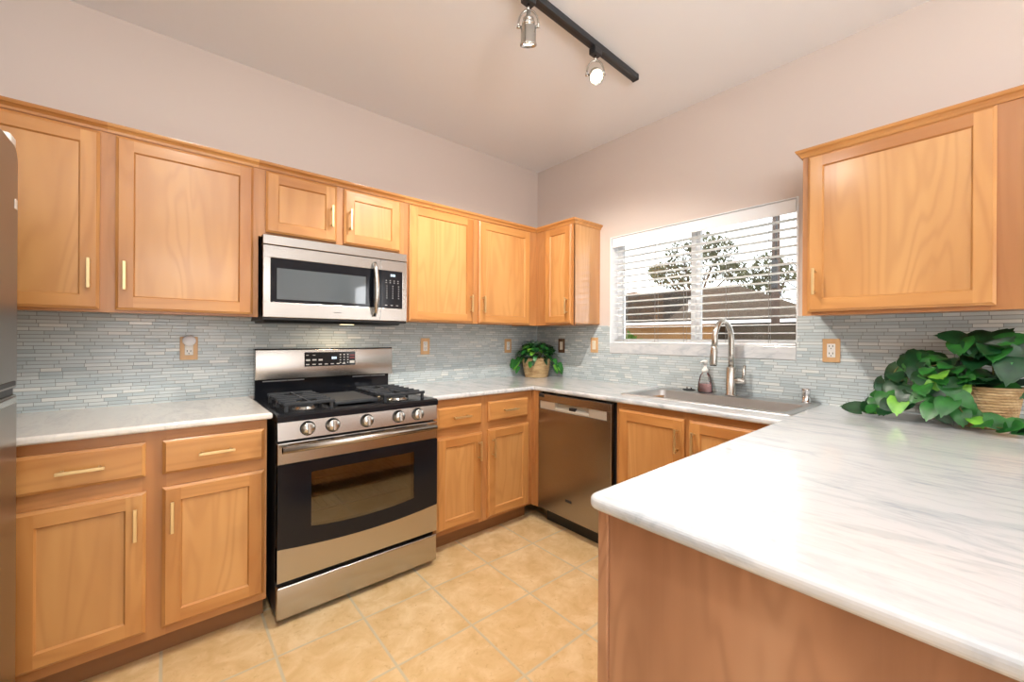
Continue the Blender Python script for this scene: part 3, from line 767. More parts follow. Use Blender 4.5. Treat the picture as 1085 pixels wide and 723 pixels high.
# ------------------------------------------------------------------ dishwasher
dw = thing('dishwasher', 'stainless steel dishwasher with pocket handle, between corner cabinet and sink', 'dishwasher', (0, -0.668, 0), TOWIN)
b = MB(); b.box(0.004, 0.612, -0.59, -0.03, 0.10, 0.878); b.box(0.02, 0.60, -0.555, -0.05, 0.0, 0.10); b.build('body', M['black'], dw)
b = MB(); ax, bx_ = 0.022, 0.566; z0, z1 = 0.772, 0.822
b.box(0.008, 0.600, -0.630, -0.592, 0.105, z0, 0.004); b.box(0.008, 0.600, -0.630, -0.592, z1, 0.872, 0.004)
b.box(0.008, ax, -0.630, -0.592, z0 - .004, z1 + .004, 0.003); b.box(bx_, 0.600, -0.630, -0.592, z0 - .004, z1 + .004, 0.003)
dd = b.build('door', M['steel_y'], dw)
b = MB(); b.box(ax - .001, 0.158, -0.626, -0.594, z0 - .001, z1 + .001, 0.002); b.box(0.434, bx_ + .001, -0.626, -0.594, z0 - .001, z1 + .001, 0.002)
b.prism([(-0.628, 0.772), (-0.628, 0.781), (-0.606, 0.800), (-0.600, 0.822), (-0.595, 0.822), (-0.595, 0.772)], 0, 0.158, 0.434)
b.build('pocket_handle', plain('pale_satin_metal', srgb(200, 194, 180), 0.42, metal=0.55), dd)
b = MB(); b.box(0.275, 0.325, -0.624, -0.60, 0.786, 0.806, 0.002); b.build('latch', M['black'], dd)
b = MB(); b.box(0.014, 0.062, -0.6312, -0.629, 0.848, 0.866); b.build('status_window', M['black'], dd)
b = MB(); b.box(0.255, 0.305, -0.6315, -0.629, 0.212, 0.228); b.build('badge', M['black'], dd)

# ------------------------------------------------------------------ sink, faucet, things on the deck
sk = thing('sink', 'stainless drop-in single-bowl sink set in the worktop under the window', 'sink', (-0.26, -1.668, 0.914))
ox0, ox1, oy0, oy1 = -0.245, 0.247, -0.432, 0.432
ix0, ix1, iy0, iy1 = -0.200, 0.140, -0.387, 0.388
def rrect(x0, x1, y0, y1, r, n=6):
    pts = []
    for (cx, cy, a0) in ((x1 - r, y1 - r, 0), (x0 + r, y1 - r, 90), (x0 + r, y0 + r, 180), (x1 - r, y0 + r, 270)):
        for i in range(n + 1):
            a = R(a0 + 90 * i / n); pts.append((cx + r * math.cos(a), cy + r * math.sin(a)))
    return pts
def loops(mb, ls, mi=0, close_last=True, smooth=True):
    bm = mb.bm; prev = None
    for pts in ls:
        ring = [bm.verts.new(p) for p in pts]
        if prev:
            k = len(ring)
            for i in range(k):
                f = bm.faces.new([prev[i], prev[(i + 1) % k], ring[(i + 1) % k], ring[i]]); f.smooth = smooth; f.material_index = mi
        prev = ring
    if close_last: bm.faces.new(prev).smooth = False
z3 = lambda pts, z: [(x, y, z) for x, y in pts]
rim = MB()
loops(rim, [z3(rrect(ox0, ox1, oy0, oy1, 0.012), 0.0005), z3(rrect(ox0 + .002, ox1 - .002, oy0 + .002, oy1 - .002, 0.012), 0.0045), z3(rrect(ox0 + .016, ox1 - .010, oy0 + .012, oy1 - .012, 0.02), 0.006),
            z3(rrect(ix0 - .012, ix1 + .012, iy0 - .012, iy1 + .012, 0.045), 0.006), z3(rrect(ix0, ix1, iy0, iy1, 0.04), 0.001)], close_last=False)
rim.build('rim', M['sink'], sk, recalc=True)
ba = MB()
loops(ba, [z3(rrect(ix0, ix1, iy0, iy1, 0.04), 0.001), z3(rrect(ix0 + .004, ix1 - .004, iy0 + .004, iy1 - .004, 0.04), -0.02), z3(rrect(ix0 + .012, ix1 - .012, iy0 + .012, iy1 - .012, 0.045), -0.18), z3(rrect(ix0 + .05, ix1 - .05, iy0 + .05, iy1 - .05, 0.05), -0.2)])
ba.build('basin', M['sink'], sk)
dn = MB(); dn.lathe([(0, -0.1965), (0.04, -0.1965), (0.045, -0.1990)], 20, 0, Matrix.Translation((-0.03, 0, 0))); dn.build('drain', M['chrome'], sk)
ZD = 0.920
fa = thing('faucet', 'tall brushed nickel gooseneck kitchen faucet behind the sink', 'faucet', (-0.066, -1.685, ZD))
b = MB(); b.lathe([(0, 0), (0.031, 0), (0.031, 0.004), (0.027, 0.006), (0.0255, 0.155), (0.023, 0.162), (0, 0.162)], 24)
b.build('base', M['nickel'], fa)
pts = [(0, 0, 0.15), (0, 0, 0.24), (0, 0, 0.315)]
ddx, ddy = -0.95, 0.12; rr_ = 0.088
for i in range(1, 13):
    a = PI * i / 12 * 1.0; hh = rr_ * (1 - math.cos(a)); pts.append((ddx * hh, ddy * hh, 0.315 + rr_ * 1.22 * math.sin(a)))
pts.append((pts[-1][0] - 0.006, pts[-1][1], 0.275))
b = MB(); b.tube(pts, 0.0155, 18); b.build('spout', M['nickel'], fa)
e = Vector(pts[-1]); dirn = Vector((-0.10, 0.012, -1)).normalized()
b = MB(); b.tube([e - dirn * 0.012, e + dirn * 0.005, e + dirn * 0.02, e + dirn * 0.09, e + dirn * 0.098], [0.0165, 0.0175, 0.019, 0.0205, 0.018], 18)
sh = b.build('spray_head', M['nickel'], fa)
b = MB(); b.tube([e + dirn * 0.096, e + dirn * 0.101], 0.0165, 16); b.build('nozzle', M['black'], sh)
b = MB(); b.tube([(0, 0, 0.085), (0.0, -0.075, 0.085)], [0.018, 0.0175], 16); b.tube([(0, -0.064, 0.085), (0.002, -0.066, 0.12), (0.006, -0.070, 0.175)], [0.0085, 0.0085, 0.0075], 10)
b.build('lever', M['nickel'], fa)
sb = thing('soap_bottle', 'clear foaming soap bottle with white pump and pink soap, left of the faucet', 'soap bottle', (-0.062, -1.535, ZD))
def oval(mb, prof, sx, sy, mi=0):
    mb.lathe(prof, 28, mi, Matrix.Diagonal((sx, sy, 1, 1)))
b = MB(); oval(b, [(0, 0.001), (0.040, 0.001), (0.043, 0.006), (0.041, 0.05), (0.032, 0.09), (0.028, 0.105), (0.018, 0.118), (0.016, 0.124)], 0.72, 1.0); b.build('bottle', M['bottle'], sb)
b = MB(); oval(b, [(0, 0.003), (0.038, 0.003), (0.041, 0.007), (0.0395, 0.048), (0.039, 0.052), (0, 0.052)], 0.70, 0.98); b.build('soap', M['soap'], sb)['label'] = 'pink liquid soap'
b = MB(); b.lathe([(0, 0.120), (0.019, 0.120), (0.019, 0.136), (0.012, 0.142), (0.010, 0.150), (0.008, 0.152), (0.008, 0.172), (0.017, 0.174), (0.017, 0.190), (0.013, 0.194), (0, 0.194)], 22); b.tube([(0, 0, 0.184), (-0.028, 0.008, 0.184), (-0.036, 0.010, 0.178)], [0.008, 0.006, 0.005], 10); b.build('pump', M['white'], sb)
st = thing('sink_strainer', 'flat black sink strainer lying behind the sink, left of the soap bottle', 'sink strainer', (-0.040, -1.425, ZD))
b = MB(); b.lathe([(0, 0), (0.034, 0), (0.038, 0.003), (0.037, 0.006), (0.02, 0.008), (0, 0.008)], 24); b.build('disc', M['black'], st)
b = MB()
for yy in (-0.014, 0.012): b.lathe([(0, 0.008), (0.004, 0.008), (0.004, 0.014), (0.007, 0.016), (0.006, 0.020), (0, 0.021)], 14, 0, Matrix.Translation((0, yy, 0)))
b.build('grip', M['chrome'], st)
ag = MB(); ag.lathe([(0, 0), (0.022, 0), (0.022, 0.006), (0.018, 0.008), (0.018, 0.058), (0.0195, 0.060), (0.0195, 0.070), (0.016, 0.074), (0, 0.074)], 24)
ago = ag.build('air_gap', M['chrome']); ago.location = (-0.062, -2.045, ZD)
tag(ago, 'small chrome air gap cylinder at the sink corner near the outlet', 'air gap')

# ------------------------------------------------------------------ blind
bl = thing('window_blind', 'white horizontal slat blind hanging open in the kitchen window', 'blind', (0.045, -1.395, 1.98))
hy = 0.585
b = MB(); b.box(-0.040, -0.030, -hy, hy, -0.058, 0.014, 0.003); b.build('valance', M['vinyl'], bl)
b = MB(); b.box(-0.028, 0.030, -hy + .005, hy - .005, -0.040, 0.012, 0.003); b.build('headrail', M['vinyl'], bl)
b = MB()
zz = -0.085; k = 0
while zz > 1.228 - 1.98:
    mt = Matrix.Translation((0, 0, zz)) @ Matrix.Rotation(R(3.0), 4, 'Y')
    b.box(-0.025, 0.025, -hy + .004, hy - .004, -0.0014, 0.0014, 0.0006, 0, 2, mt); zz -= 0.0475; k += 1
b.build('slats', M['slat'], bl)
b = MB(); b.box(-0.026, 0.026, -hy + .004, hy - .004, 1.208 - 1.98, 1.222 - 1.98, 0.003); b.build('bottom_rail', M['vinyl'], bl)
for yy in (-0.90, -1.15, -1.355, -1.617, -1.845):
    c = MB()
    for xx in (-0.0275, 0.0275): c.tube([(xx, yy + 1.395 + (0.004 if xx > 0 else -0.004), -0.04), (xx, yy + 1.395 + (0.004 if xx > 0 else -0.004), 1.22 - 1.98)], 0.0011, 6)
    c.build('ladder_cord', M['grey'], bl)

# ------------------------------------------------------------------ wall plates
def wallplate(name, label, cat, loc, rz, plate, kind, wd=0.072, hh=0.118):
    t = thing(name, label, cat, loc, rz)
    b = MB(); b.box(-wd / 2, wd / 2, -0.007, 0.0, -hh / 2, hh / 2, 0.003); b.build('cover_plate', M[plate], t)
    if kind == 'outlet':
        b = MB(); b.box(-0.017, 0.017, -0.010, -0.006, -0.034, 0.034, 0.002); r = b.build('receptacle', M['white'], t)
        b = MB()
        for zc_ in (-0.018, 0.018):
            for xx in (-0.007, 0.007): b.box(xx - .0015, xx + .0015, -0.0104, -0.0095, zc_ + 0.000, zc_ + 0.009)
            b.box(-0.002, 0.002, -0.0104, -0.0095, zc_ - 0.010, zc_ - 0.005)
        b.build('slot', M['black'], r)
    else:
        b = MB(); b.box(-0.017, 0.017, -0.009, -0.006, -0.034, 0.034, 0.0015); r = b.build('rocker_frame', M['ivory'], t)
        b = MB(); b.prism([(-0.0095, -0.030), (-0.0135, 0.030), (-0.008, 0.030), (-0.008, -0.030)], 0, -0.013, 0.013); b.build('rocker', M['ivory'], r)
    return t
YW = -0.0082
wallplate('wall_outlet', 'outlet with light wood plate left of the stove, a night light plugged in', 'outlet', (-2.4625, YW, 1.181), 0, 'plate', 'outlet')
nl = thing('night_light', 'round white plug-in night light on the outlet left of the stove', 'night light', (-2.4625, YW - 0.010, 1.206))
b = MB(); b.box(-0.016, 0.016, -0.016, -0.001, -0.018, 0.006, 0.004, 0, 3); b.build('plug_body', M['white'], nl)
b = MB(); b.lathe([(0.020, 0.0), (0.026, 0.004), (0.0275, 0.012), (0.024, 0.021), (0.014, 0.027), (0, 0.029)], 26, 0, rotm((0, -0.006, 0.014), (0, -1, 0))); b.lathe([(0, 0.0), (0.020, 0.0)], 26, 0, rotm((0, -0.006, 0.014), (0, -1, 0))); b.build('lens', plain('frosted_white_lens', srgb(245, 245, 248), 0.2, coat=0.6), nl)
wallplate('wall_outlet', 'outlet with pale plate on the stove wall, just right of the stove', 'outlet', (-1.128, YW, 1.179), 0, 'plate', 'outlet')
wallplate('wall_outlet', 'outlet with wood plate on the stove wall, left of the potted plant', 'outlet', (-0.350, YW, 1.175), 0, 'plate', 'outlet')
wallplate('light_switch', 'switch with dark brown plate, between the corner plant and the pale switch', 'switch', (YW, -0.312, 1.179), TOWIN, 'plate_dark', 'switch')
wallplate('light_switch', 'switch with pale wood plate, nearest the window edge', 'switch', (YW, -0.657, 1.190), TOWIN, 'plate', 'switch')
wallplate('wall_outlet', 'outlet with light wood plate between the window and the trailing plant', 'outlet', (YW, -2.137, 1.188), TOWIN, 'plate', 'outlet')

# ------------------------------------------------------------------ fridge
fg = thing('refrigerator', 'stainless steel refrigerator at the picture edge, only its door edge showing', 'refrigerator', (-2.884, -0.79, 0))
fw = 0.80
b = MB(); b.box(-0.74, -0.07, -fw, -0.005, 0.02, 1.775, 0.006); b.build('cabinet_body', M['black'], fg)
for nm, za, zb in (('freezer_door', 1.092, 1.792), ('door', 0.06, 1.070)):
    b = MB(); cr_ = 0.045 if nm == 'freezer_door' else 0.012
    ol = [(-fw, za), (-0.006, za), (0.0, za + 0.006)] + [(-cr_ + cr_ * math.sin(R(90 - 9 * i)), zb - cr_ + cr_ * math.cos(R(90 - 9 * i))) for i in range(11)] + [(-fw, zb)]
    b.prism(ol, 0, -0.068, 0.0); dd = b.build(nm, M['fridge'], fg)
    h = MB()
    if nm == 'door': h.box(-0.002, 0.006, -fw + .02, -0.03, zb - 0.022, zb - 0.004, 0.002); hh_ = h.build('handle_lip', M['nickel'], dd)
    else: h.box(-0.002, 0.004, -fw + .02, -0.03, za + 0.006, za + 0.020, 0.002); hh_ = h.build('handle_lip', M['black'], dd)
b = MB(); b.box(-0.060, -0.002, -0.060, -0.003, 1.786, 1.822, 0.008, 0, 4); b.build('hinge_cover', M['white'], fg)
b = MB(); b.box(-0.060, -0.006, -fw, -0.006, 1.068, 1.094); b.build('door_gap', M['black'], fg)
b = MB(); b.box(-0.0005, 0.0012, -0.030, -0.008, 1.612, 1.640); b.build('sticker', M['white'], fg)
b = MB(); b.box(-0.70, -0.03, -fw + .01, -0.01, 0.0, 0.055); b.build('base_grille', M['black'], fg)

# ------------------------------------------------------------------ track lighting
ZT = H
tr = thing('light_track', 'black ceiling track bar holding the spotlights', 'light track', (-1.25, -1.367, ZT), 0.025)
b = MB(); b.box(-0.95, 0.715, -0.018, 0.018, -0.032, -0.0005, 0.002)
b.build('rail', M['track'], tr)
b = MB(); b.box(0.705, 0.722, -0.0195, 0.0195, -0.034, -0.0005, 0.004); b.build('end_cap', M['track'], tr)
b = MB(); b.box(-0.94, 0.70, -0.006, 0.006, -0.0325, -0.0315); b.build('rail_slot', M['black'], tr)
def spot(label, x, aim, spread, power, first_z=-0.032):
    ty = -1.367 + (x + 1.25) * 0.025
    t = thing('track_spotlight', label, 'spotlight', (x, ty, ZT + first_z))
    t['group'] = 'spotlights on the ceiling track'
    b = MB(); b.box(-0.028, 0.028, -0.0195, 0.0195, -0.030, -0.0005, 0.003); b.build('track_adapter', M['track'], t)
    b = MB(); b.tube([(0, 0, -0.028), (0, 0, -0.058)], 0.0055, 10); b.build('stem', M['nickel'], t)
    aim = Vector(aim).normalized()
    piv = Vector((0, 0, -0.128))
    q = aim.to_track_quat('Z', 'Y').to_matrix().to_4x4()
    mt = Matrix.Translation(piv) @ q
    # head profile along its aim
    b = MB(); b.lathe([(0, -0.060), (0.007, -0.060), (0.009, -0.040), (0.020, -0.034), (0.0225, -0.031), (0.0225, -0.024), (0.020, -0.023), (0.0265, -0.018), (0.0275, -0.015), (0.0275, -0.008), (0.025, -0.007), (0.0325, -0.001), (0.0325, 0.056), (0.036, 0.060), (0.036, 0.068), (0.033, 0.069), (0.031, 0.060), (0.0, 0.058)], 28, 0, mt)
    for s in (-1, 1): b.tube([mt @ Vector((s * 0.032, 0, 0)), mt @ Vector((s * 0.050, 0, 0))], 0.006, 10)
    hd = b.build('head', M['nickel'], t)
    b = MB(); xa = (mt.to_3x3() @ Vector((1, 0, 0))).normalized()
    arc = []
    for i in range(17):
        a = PI * i / 16; arc.append(piv + xa * (0.043 * math.cos(a)) + Vector((0, 0, 1)) * (0.072 * math.sin(a) ** 0.8))
    b.tube(arc, 0.0042, 8); b.build('yoke', M['nickel'], t)
    b = MB(); b.lathe([(0, 0.064), (0.019, 0.062), (0.025, 0.0595)], 24, 0, mt); b.build('bulb', M['bulb'], hd)
    L_ = bpy.data.lights.new('spot_beam', 'SPOT'); L_.energy = power; L_.color = SPOT_COLOR; L_.spot_size = R(spread); L_.spot_blend = 0.5; L_.shadow_soft_size = 0.028
    lo = bpy.data.objects.new('spot_beam', L_); col.objects.link(lo)
    p_ = Vector((x, ty, ZT + first_z)) + piv + aim * 0.078
    lo.location = p_; lo.rotation_euler = aim.to_track_quat('-Z', 'Y').to_euler()
    return t
spot('nickel track spotlight pointing straight down, nearest the picture top', -1.375, (0.26, 0.28, -1), 132, SPOT_POWER * 6.0)
spot('lit track spotlight turned toward the viewer, near the track end', -0.905, (-0.50, -0.52, -0.62), 120, SPOT_POWER * 0.22)

# ------------------------------------------------------------------ plants
def leaf(mb, base, d, up, L, Wd, mi, droop=0.35, n=6):
    """heart-shaped leaf, folded along its midrib"""
    d = Vector(d).normalized(); up = Vector(up); sd = d.cross(up)
    if sd.length < 1e-3: sd = d.orthogonal()
    sd.normalize(); up = sd.cross(d).normalized(); bm = mb.bm
    prof = [0.0, 0.80, 1.0, 0.92, 0.66, 0.32, 0.0]; tt = [-0.0, 0.06, 0.24, 0.45, 0.68, 0.87, 1.0]
    rows = []
    for t_, w_ in zip(tt, prof):
        c = Vector(base) + d * (L * t_) - up * (droop * L * t_ * t_)
        hw = Wd / 2 * w_; back = -d * (0.10 * L) if 0 < t_ < 0.2 else Vector((0, 0, 0))
        rows.append((c, hw, back))
    mid = [bm.verts.new(r[0]) for r in rows]
    for s in (-1, 1):
        edge = [None] + [bm.verts.new(r[0] + sd * (s * r[1]) + up * (0.10 * r[1]) + r[2]) for r in rows[1:-1]] + [None]
        half = [None] + [bm.verts.new(r[0] + sd * (s * r[1] * 0.55) + up * (0.14 * r[1]) + r[2] * 0.4) for r in rows[1:-1]] + [None]
        for i in range(len(rows) - 1):
            A, B = mid[i], mid[i + 1]
            for X0, X1, Y0, Y1 in ((A, B, half[i] or None, half[i + 1] or None), (half[i], half[i + 1], edge[i], edge[i + 1])):
                vs_ = [v_ for v_ in (X0, X1, Y1, Y0) if v_ is not None]
                vs2 = []
                for v_ in vs_:
                    if v_ not in vs2: vs2.append(v_)
                if len(vs2) >= 3:
                    f = bm.faces.new(vs2 if s > 0 else vs2[::-1]); f.smooth = True; f.material_index = mi
def basket(t, rt, rb, hgt, square=0.0):
    b = MB(); n = 40
    def ring(r, z):
        pts = []
        for i in range(n):
            a = 2 * PI * i / n; c, s_ = math.cos(a), math.sin(a)
            k = 1 / (abs(c) ** 4 + abs(s_) ** 4) ** 0.25
            rr2 = r * (1 + (k - 1) * square); pts.append((rr2 * c, rr2 * s_, z))
        return pts
    ls = [ring(rb * 0.96, 0), ring(rb, 0.004)] + [ring(rb + (rt - rb) * i / 6, 0.004 + (hgt - 0.008) * i / 6) for i in range(1, 7)] + [ring(rt + .004, hgt - 0.002), ring(rt, hgt), ring(rt - 0.008, hgt - 0.002), ring(rt - 0.012, hgt - 0.03)]
    loops(b, ls, close_last=False)
    bm = b.bm; bm.verts.ensure_lookup_table(); bm.faces.new([bm.verts[i] for i in range(n)][::-1])
    b.build('basket', M['wicker'], t)
    s_ = MB(); loops(s_, [ring(rt - 0.0115, hgt - 0.03), ring(0.02, hgt - 0.022)]); s_.build('soil', M['soil'], t)

# corner plant
cpx, cpy = -0.166, -0.168
cp = thing('potted_plant', 'bushy green plant in a tapered straw basket in the worktop corner', 'potted plant', (cpx, cpy, ZC1))
basket(cp, 0.120, 0.092, 0.160, 0.25)
random.seed(11); b = MB(); stm = MB()
for i in range(210):
    a = random.uniform(0, 2 * PI); el = random.uniform(0.0, 1.0)
    r_ = random.uniform(0.3, 1.0)
    px = math.cos(a) * 0.145 * r_; py = math.sin(a) * 0.145 * r_; pz = 0.165 + 0.125 * (1 - r_ ** 2) ** 0.5 * random.uniform(0.5, 1.05) + 0.01
    if px > 0.12: px = 0.12
    if py > 0.12: py = 0.12
    dirn = Vector((math.cos(a), math.sin(a), random.uniform(-0.5, 0.6))); 
    if i < 30:   # over the rim
        px = math.cos(a) * 0.12; py = math.sin(a) * 0.12; pz = random.uniform(0.13, 0.19); dirn = Vector((math.cos(a), math.sin(a), -0.9))
    if px + dirn.x * .05 > 0.14 or py + dirn.y * .05 > 0.155: dirn = Vector((-0.3, -0.4, 0.6))
    leaf(b, (px, py, pz), dirn, (0, 0, 1), random.uniform(0.045, 0.07), random.uniform(0.032, 0.048), random.choice((0, 0, 1, 1, 1, 2)))
for side, n_ in ((-1, 9), (1, 9)):
    for i in range(n_):   # trailing to both sides, parallel to the picture's own corner
        u = random.uniform(0.14, 0.20); dx_, dy_ = (-0.72 * u, 0.69 * u) if side < 0 else (0.72 * u, -0.72 * u)
        dx_ -= 0.02; dy_ -= 0.02
        leaf(b, (dx_, dy_, random.uniform(0.07, 0.17)), (side * 0.4 - 0.3, -side * 0.4 - 0.3, -1.0), (side * .3 - .6, -side * .3 - .6, 0.3), random.uniform(0.045, 0.07), 0.042, random.choice((1, 1, 2)))
for i in range(5):
    a = random.uniform(0, 2 * PI); leaf(b, (math.cos(a) * 0.03, math.sin(a) * 0.03, 0.255), (math.cos(a) * .4, math.sin(a) * .4, 1), (-0.5, -0.5, 0.2), 0.06, 0.03, 0)
b.build('foliage', [M['leaf_dark'], M['leaf_mid'], M['leaf_light']], cp)
for i in range(14):
    a = 2 * PI * i / 14; stm.tube([(0.02 * math.cos(a), 0.02 * math.sin(a), 0.14), (0.05 * math.cos(a), 0.05 * math.sin(a), 0.20), (0.09 * math.cos(a), 0.09 * math.sin(a), 0.225)], 0.0015, 5)
stm.build('stems', M['stem'], cp)

# trailing plant on the peninsula
tpx, tpy = -0.165, -2.640
tp = thing('potted_plant', 'large trailing heart-leaf plant in a woven basket spilling over the peninsula', 'potted plant', (tpx, tpy, ZC1))
basket(tp, 0.096, 0.074, 0.158, 0.0)
random.seed(23); b = MB(); stm = MB()
def vine(pts, n_, L, mats, jitter=0.02, every=None):
    P_ = [Vector(p) for p in pts]
    sm = []
    for i in range(len(P_) - 1):
        p0 = P_[max(i - 1, 0)]; p1 = P_[i]; p2 = P_[i + 1]; p3 = P_[min(i + 2, len(P_) - 1)]
        for k_ in range(8):
            t_ = k_ / 8; sm.append(0.5 * ((2 * p1) + (p2 - p0) * t_ + (2 * p0 - 5 * p1 + 4 * p2 - p3) * t_ ** 2 + (3 * p1 - p0 - 3 * p2 + p3) * t_ ** 3))
    sm.append(P_[-1])
    stm.tube(sm, 0.0022, 6)
    for i in range(n_):
        f_ = (i + 0.6) / n_; idx = min(int(f_ * (len(sm) - 1)), len(sm) - 2); p = sm[idx]; tg = (sm[idx + 1] - sm[idx]).normalized()
        s_ = 1 if i % 2 else -1
        side = tg.cross(Vector((0, 0, 1))); side = side.normalized() if side.length > .1 else Vector((1, 0, 0))
        dv = tg * random.uniform(0.3, 0.9) + side * s_ * random.uniform(0.4, 0.9) + Vector((0, 0, random.uniform(-0.9, 0.15))) + Vector((-0.30, 0, 0))
        base = p + Vector((random.uniform(-jitter, jitter), random.uniform(-jitter, jitter), random.uniform(0, jitter)))
        ll = L * random.uniform(0.75, 1.15)
        tipz = base.z + dv.normalized().z * ll - 0.3 * ll
        if tipz < 0.008: dv.z += (0.012 - tipz) / ll * dv.length * 1.2
        if base.x + dv.normalized().x * ll > -tpx - 0.02: dv.x = -0.3
        leaf(b, base, dv, (-0.8, 0.05 + random.uniform(-.3, .3), 0.7), ll, ll * 0.80, random.choice(mats), random.uniform(0.15, 0.35))
# local frame: +y runs toward the window corner (left in the photo), -x toward the viewer
vine([(0.0, 0.03, 0.15), (-0.02, 0.10, 0.23), (-0.03, 0.18, 0.20), (-0.04, 0.26, 0.12), (-0.06, 0.30, 0.035), (-0.07, 0.335, 0.02)], 20, 0.085, (0, 0, 1, 1, 1))
vine([(0.0, 0.02, 0.15), (0.04, 0.10, 0.24), (0.04, 0.18, 0.26), (0.02, 0.24, 0.22), (0.0, 0.28, 0.13), (-0.03, 0.30, 0.05)], 18, 0.085, (0, 0, 0, 1))
vine([(-0.02, 0.05, 0.15), (-0.06, 0.13, 0.20), (-0.09, 0.18, 0.15), (-0.10, 0.23, 0.07), (-0.11, 0.26, 0.025)], 18, 0.085, (0, 0, 1, 1, 2))
vine([(0.0, 0.0, 0.15), (0.01, 0.04, 0.27), (0.0, 0.05, 0.33), (-0.02, 0.02, 0.31)], 14, 0.10, (0, 0, 0, 1))
vine([(0.0, -0.02, 0.15), (-0.03, -0.02, 0.27), (-0.05, -0.05, 0.31), (-0.09, -0.08, 0.24)], 13, 0.10, (0, 0, 1))
vine([(0.02, 0.02, 0.15), (0.03, 0.0, 0.28), (0.02, -0.05, 0.32), (0.01, -0.09, 0.28)], 12, 0.10, (0, 0, 1))
vine([(-0.05, 0.06, 0.15), (-0.11, 0.08, 0.17), (-0.135, 0.07, 0.10), (-0.15, 0.03, 0.035), (-0.17, -0.04, 0.025), (-0.17, -0.13, 0.02)], 20, 0.08, (1, 0, 1, 2, 0))
vine([(-0.03, 0.07, 0.15), (-0.07, 0.11, 0.19), (-0.11, 0.14, 0.14), (-0.13, 0.13, 0.06)], 13, 0.075, (0, 1, 1, 2))
vine([(0.02, 0.04, 0.15), (0.06, 0.08, 0.22), (0.06, 0.15, 0.25), (0.03, 0.20, 0.25)], 13, 0.085, (0, 0, 1))
for i in range(22):
    a = random.uniform(0, 2 * PI); r_ = random.uniform(0.02, 0.09)
    leaf(b, (r_ * math.cos(a), r_ * math.sin(a), random.uniform(0.16, 0.20)), (math.cos(a) - .3, math.sin(a), random.uniform(0.0, 0.8)), (-0.3, 0, 1), random.uniform(0.07, 0.095), random.uniform(0.055, 0.072), random.choice((0, 0, 0, 1)))
b.build('foliage', [M['leaf_dark'], M['leaf_mid'], M['leaf_light']], tp)
stm.build('vines', M['stem'], tp)

# ------------------------------------------------------------------ outside the window
struct('ground_outside', MB().box(0.2, 60, -30, 40, -0.3, -0.2), M['dirt'])
nh = thing('neighbor_house', 'low neighboring house with dark tiled hip roof beyond the yard wall', 'house', (7, 0, -0.2))
b = MB(); b.box(0.5, 3.5, -0.1, 9.0, 0, 1.80); b.build('wall', M['stucco_grey'], nh)
b = MB(); b.prism([(0.0, 1.80), (0.0, 1.86), (2.0, 2.84), (4.0, 1.86), (4.0, 1.80)], 1, 2.6, 9.2); b.build('roof', M['roof_dark'], nh)
rb = MB(); A = [(-0.03, 2.6, 1.87), (-0.03, -0.40, 1.87), (4.0, -0.40, 1.87), (4.0, 2.6, 1.87)]; Bp = [(2.0, 2.6, 2.90), (2.0, 1.75, 2.90)]
rb.poly([A[0], A[1], Bp[1], Bp[0]]); rb.poly([A[1], A[2], Bp[1]]); rb.poly([A[2], A[3], Bp[0], Bp[1]]); rb.poly([A[0], Bp[0], A[3]]); rb.poly(A[::-1]); rb.build('roof', M['roof_brown'], nh, recalc=True)
b = MB(); b.box(-0.08, 0.02, -0.45, 9.2, 1.79, 1.855); b.build('fascia', M['vinyl'], nh)
gw = MB(); gw.box(4.6, 4.8, 0.45, 7.0, -0.2, 1.46); gw.box(4.55, 4.85, 0.45, 7.0, 1.46, 1.50)
tag(gw.build('garden_wall', M['block']), 'tan block garden wall seen low through the window', 'wall', kind='structure')
gw = MB(); gw.box(5.2, 5.4, -5.0, 0.44, -0.2, 1.46)
tag(gw.build('garden_wall', M['stucco_grey']), 'dull brown wall section low behind the window, beside the tan wall', 'wall', kind='structure')
random.seed(5)
def blob(mb, c, r, n, size, flat=1.0):
    for i in range(n):
        v = Vector((random.gauss(0, 1), random.gauss(0, 1), random.gauss(0, 1))).normalized() * (r * random.uniform(0.35, 1.0) ** 0.6)
        p = Vector(c) + Vector((v.x, v.y, v.z * flat)); q = Vector((random.gauss(0, 1), random.gauss(0, 1), random.gauss(0, 1))).normalized(); s_ = q.orthogonal().normalized(); w_ = q.cross(s_)
        k = size * random.uniform(0.6, 1.4)
        mb.poly([p - s_ * k, p + w_ * k * .45, p + s_ * k, p - w_ * k * .45])
def tree(label, loc, blobs, trunk, leafsz, n):
    t = thing('tree', label, 'tree', loc)
    b = MB()
    for c, r in blobs: blob(b, c, r, n, leafsz, 0.75)
    b.build('crown', M['tree_leaf'], t)
    b = MB(); b.tube([(0, 0, 0), (0.03, 0.02, trunk * .6), (0, 0, trunk)], [0.14, 0.11, 0.09], 9)
    for c, r in blobs: b.tube([(0, 0, trunk * .85), (c[0] * .5, c[1] * .5, (trunk + c[2]) / 2), c], [0.07, 0.045, 0.015], 6)
    b.build('trunk', M['bark'], t)
TX = 15.0
tree('large airy tree rising behind the neighboring roof', (TX, 5.7, -0.2), [((0, 1.3, 4.4), .85), ((0, 0.6, 5.2), .8), ((0.2, -0.3, 5.5), .75), ((-.2, -1.1, 5.1), .75), ((0, 0.7, 4.2), .8), ((.3, -0.4, 4.5), .9), ((0, -1.6, 4.2), .6), ((0.2, 1.9, 4.6), .45)], 2.8, 0.085, 460)
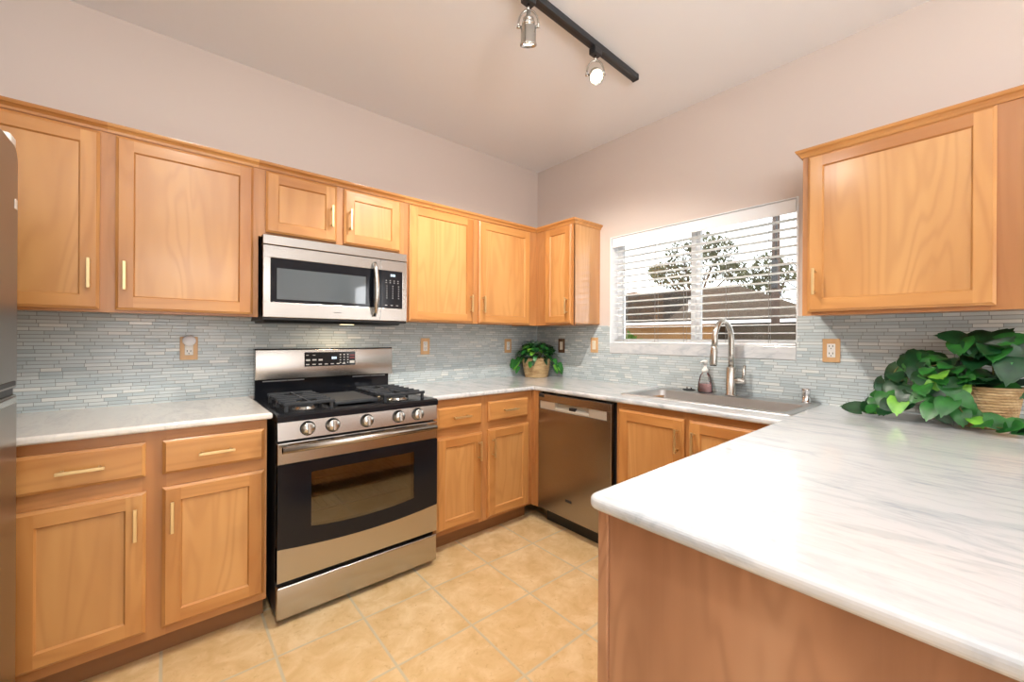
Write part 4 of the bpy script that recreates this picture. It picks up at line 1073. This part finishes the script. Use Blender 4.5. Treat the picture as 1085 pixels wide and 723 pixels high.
tree('smaller airy tree beside the utility pole', (TX - 1.9, 2.15, -0.2), [((0, 0.6, 3.5), .55), ((0, 0.1, 4.0), .6), ((0, -0.5, 3.7), .5), ((0, 0.2, 3.2), .6)], 2.4, 0.075, 340)
tree('sparse tree at the window edge beyond the roof', (TX, 1.0, -0.2), [((0, 0.3, 2.5), .4), ((0, -0.2, 2.8), .45)], 1.9, 0.075, 260)
po = thing('utility_pole', 'weathered wooden utility pole standing beyond the yard', 'utility pole', (6.3, 0.0, -0.2))
b = MB(); b.tube([(0, 0, 0), (0, 0, 2.5), (0.02, 0, 7.0)], [0.075, 0.07, 0.055], 12); b.build('pole', M['pole'], po)
b = MB(); b.tube([(-0.02, 0, 3.92), (-0.10, -0.20, 3.80)], 0.03, 8); b.build('bracket', M['black'], po)
b = MB(); b.box(-0.10, -0.06, -0.06, 0.05, 2.40, 2.95, 0.02); b.tube([(-0.08, -0.02, 2.95), (-0.08, -0.04, 3.9)], 0.014, 6); b.tube([(-.08, -.02, 2.45), (-.08, -.15, 2.2), (-.08, -.36, 2.15), (-.08, -.40, 2.35), (-.08, -.22, 2.5)], 0.012, 6); b.build('cable', M['black'], po)
hl = MB(); pts = []
random.seed(9); ridge = []
for i in range(25):
    yy = 14.5 + i * 0.8; ridge.append((yy, 3.6 + min(i, 5) * 0.32 + 0.5 * math.sin(i * 0.5) + random.uniform(-.2, .2)))
hl.prism([(14.5, -0.25)] + [(33.7, -0.25)] + ridge[::-1], 0, 30, 40)
tag(hl.build('desert_hill', M['hill']), 'bare brown desert hill far beyond the roofs', 'hill', kind='structure')
sh = thing('shrub', 'green shrub against the tan garden wall outside', 'shrub', (3.9, 1.70, -0.2))
b = MB(); blob(b, (0, 0, 1.25), 0.36, 420, 0.05, 0.9); blob(b, (0, .2, 0.8), 0.45, 200, 0.05, 1); b.build('foliage', M['shrub'], sh)
b = MB(); b.tube([(0, 0, 0), (0, 0.02, 1.2)], [0.03, 0.015], 8); b.build('stem', M['bark'], sh)
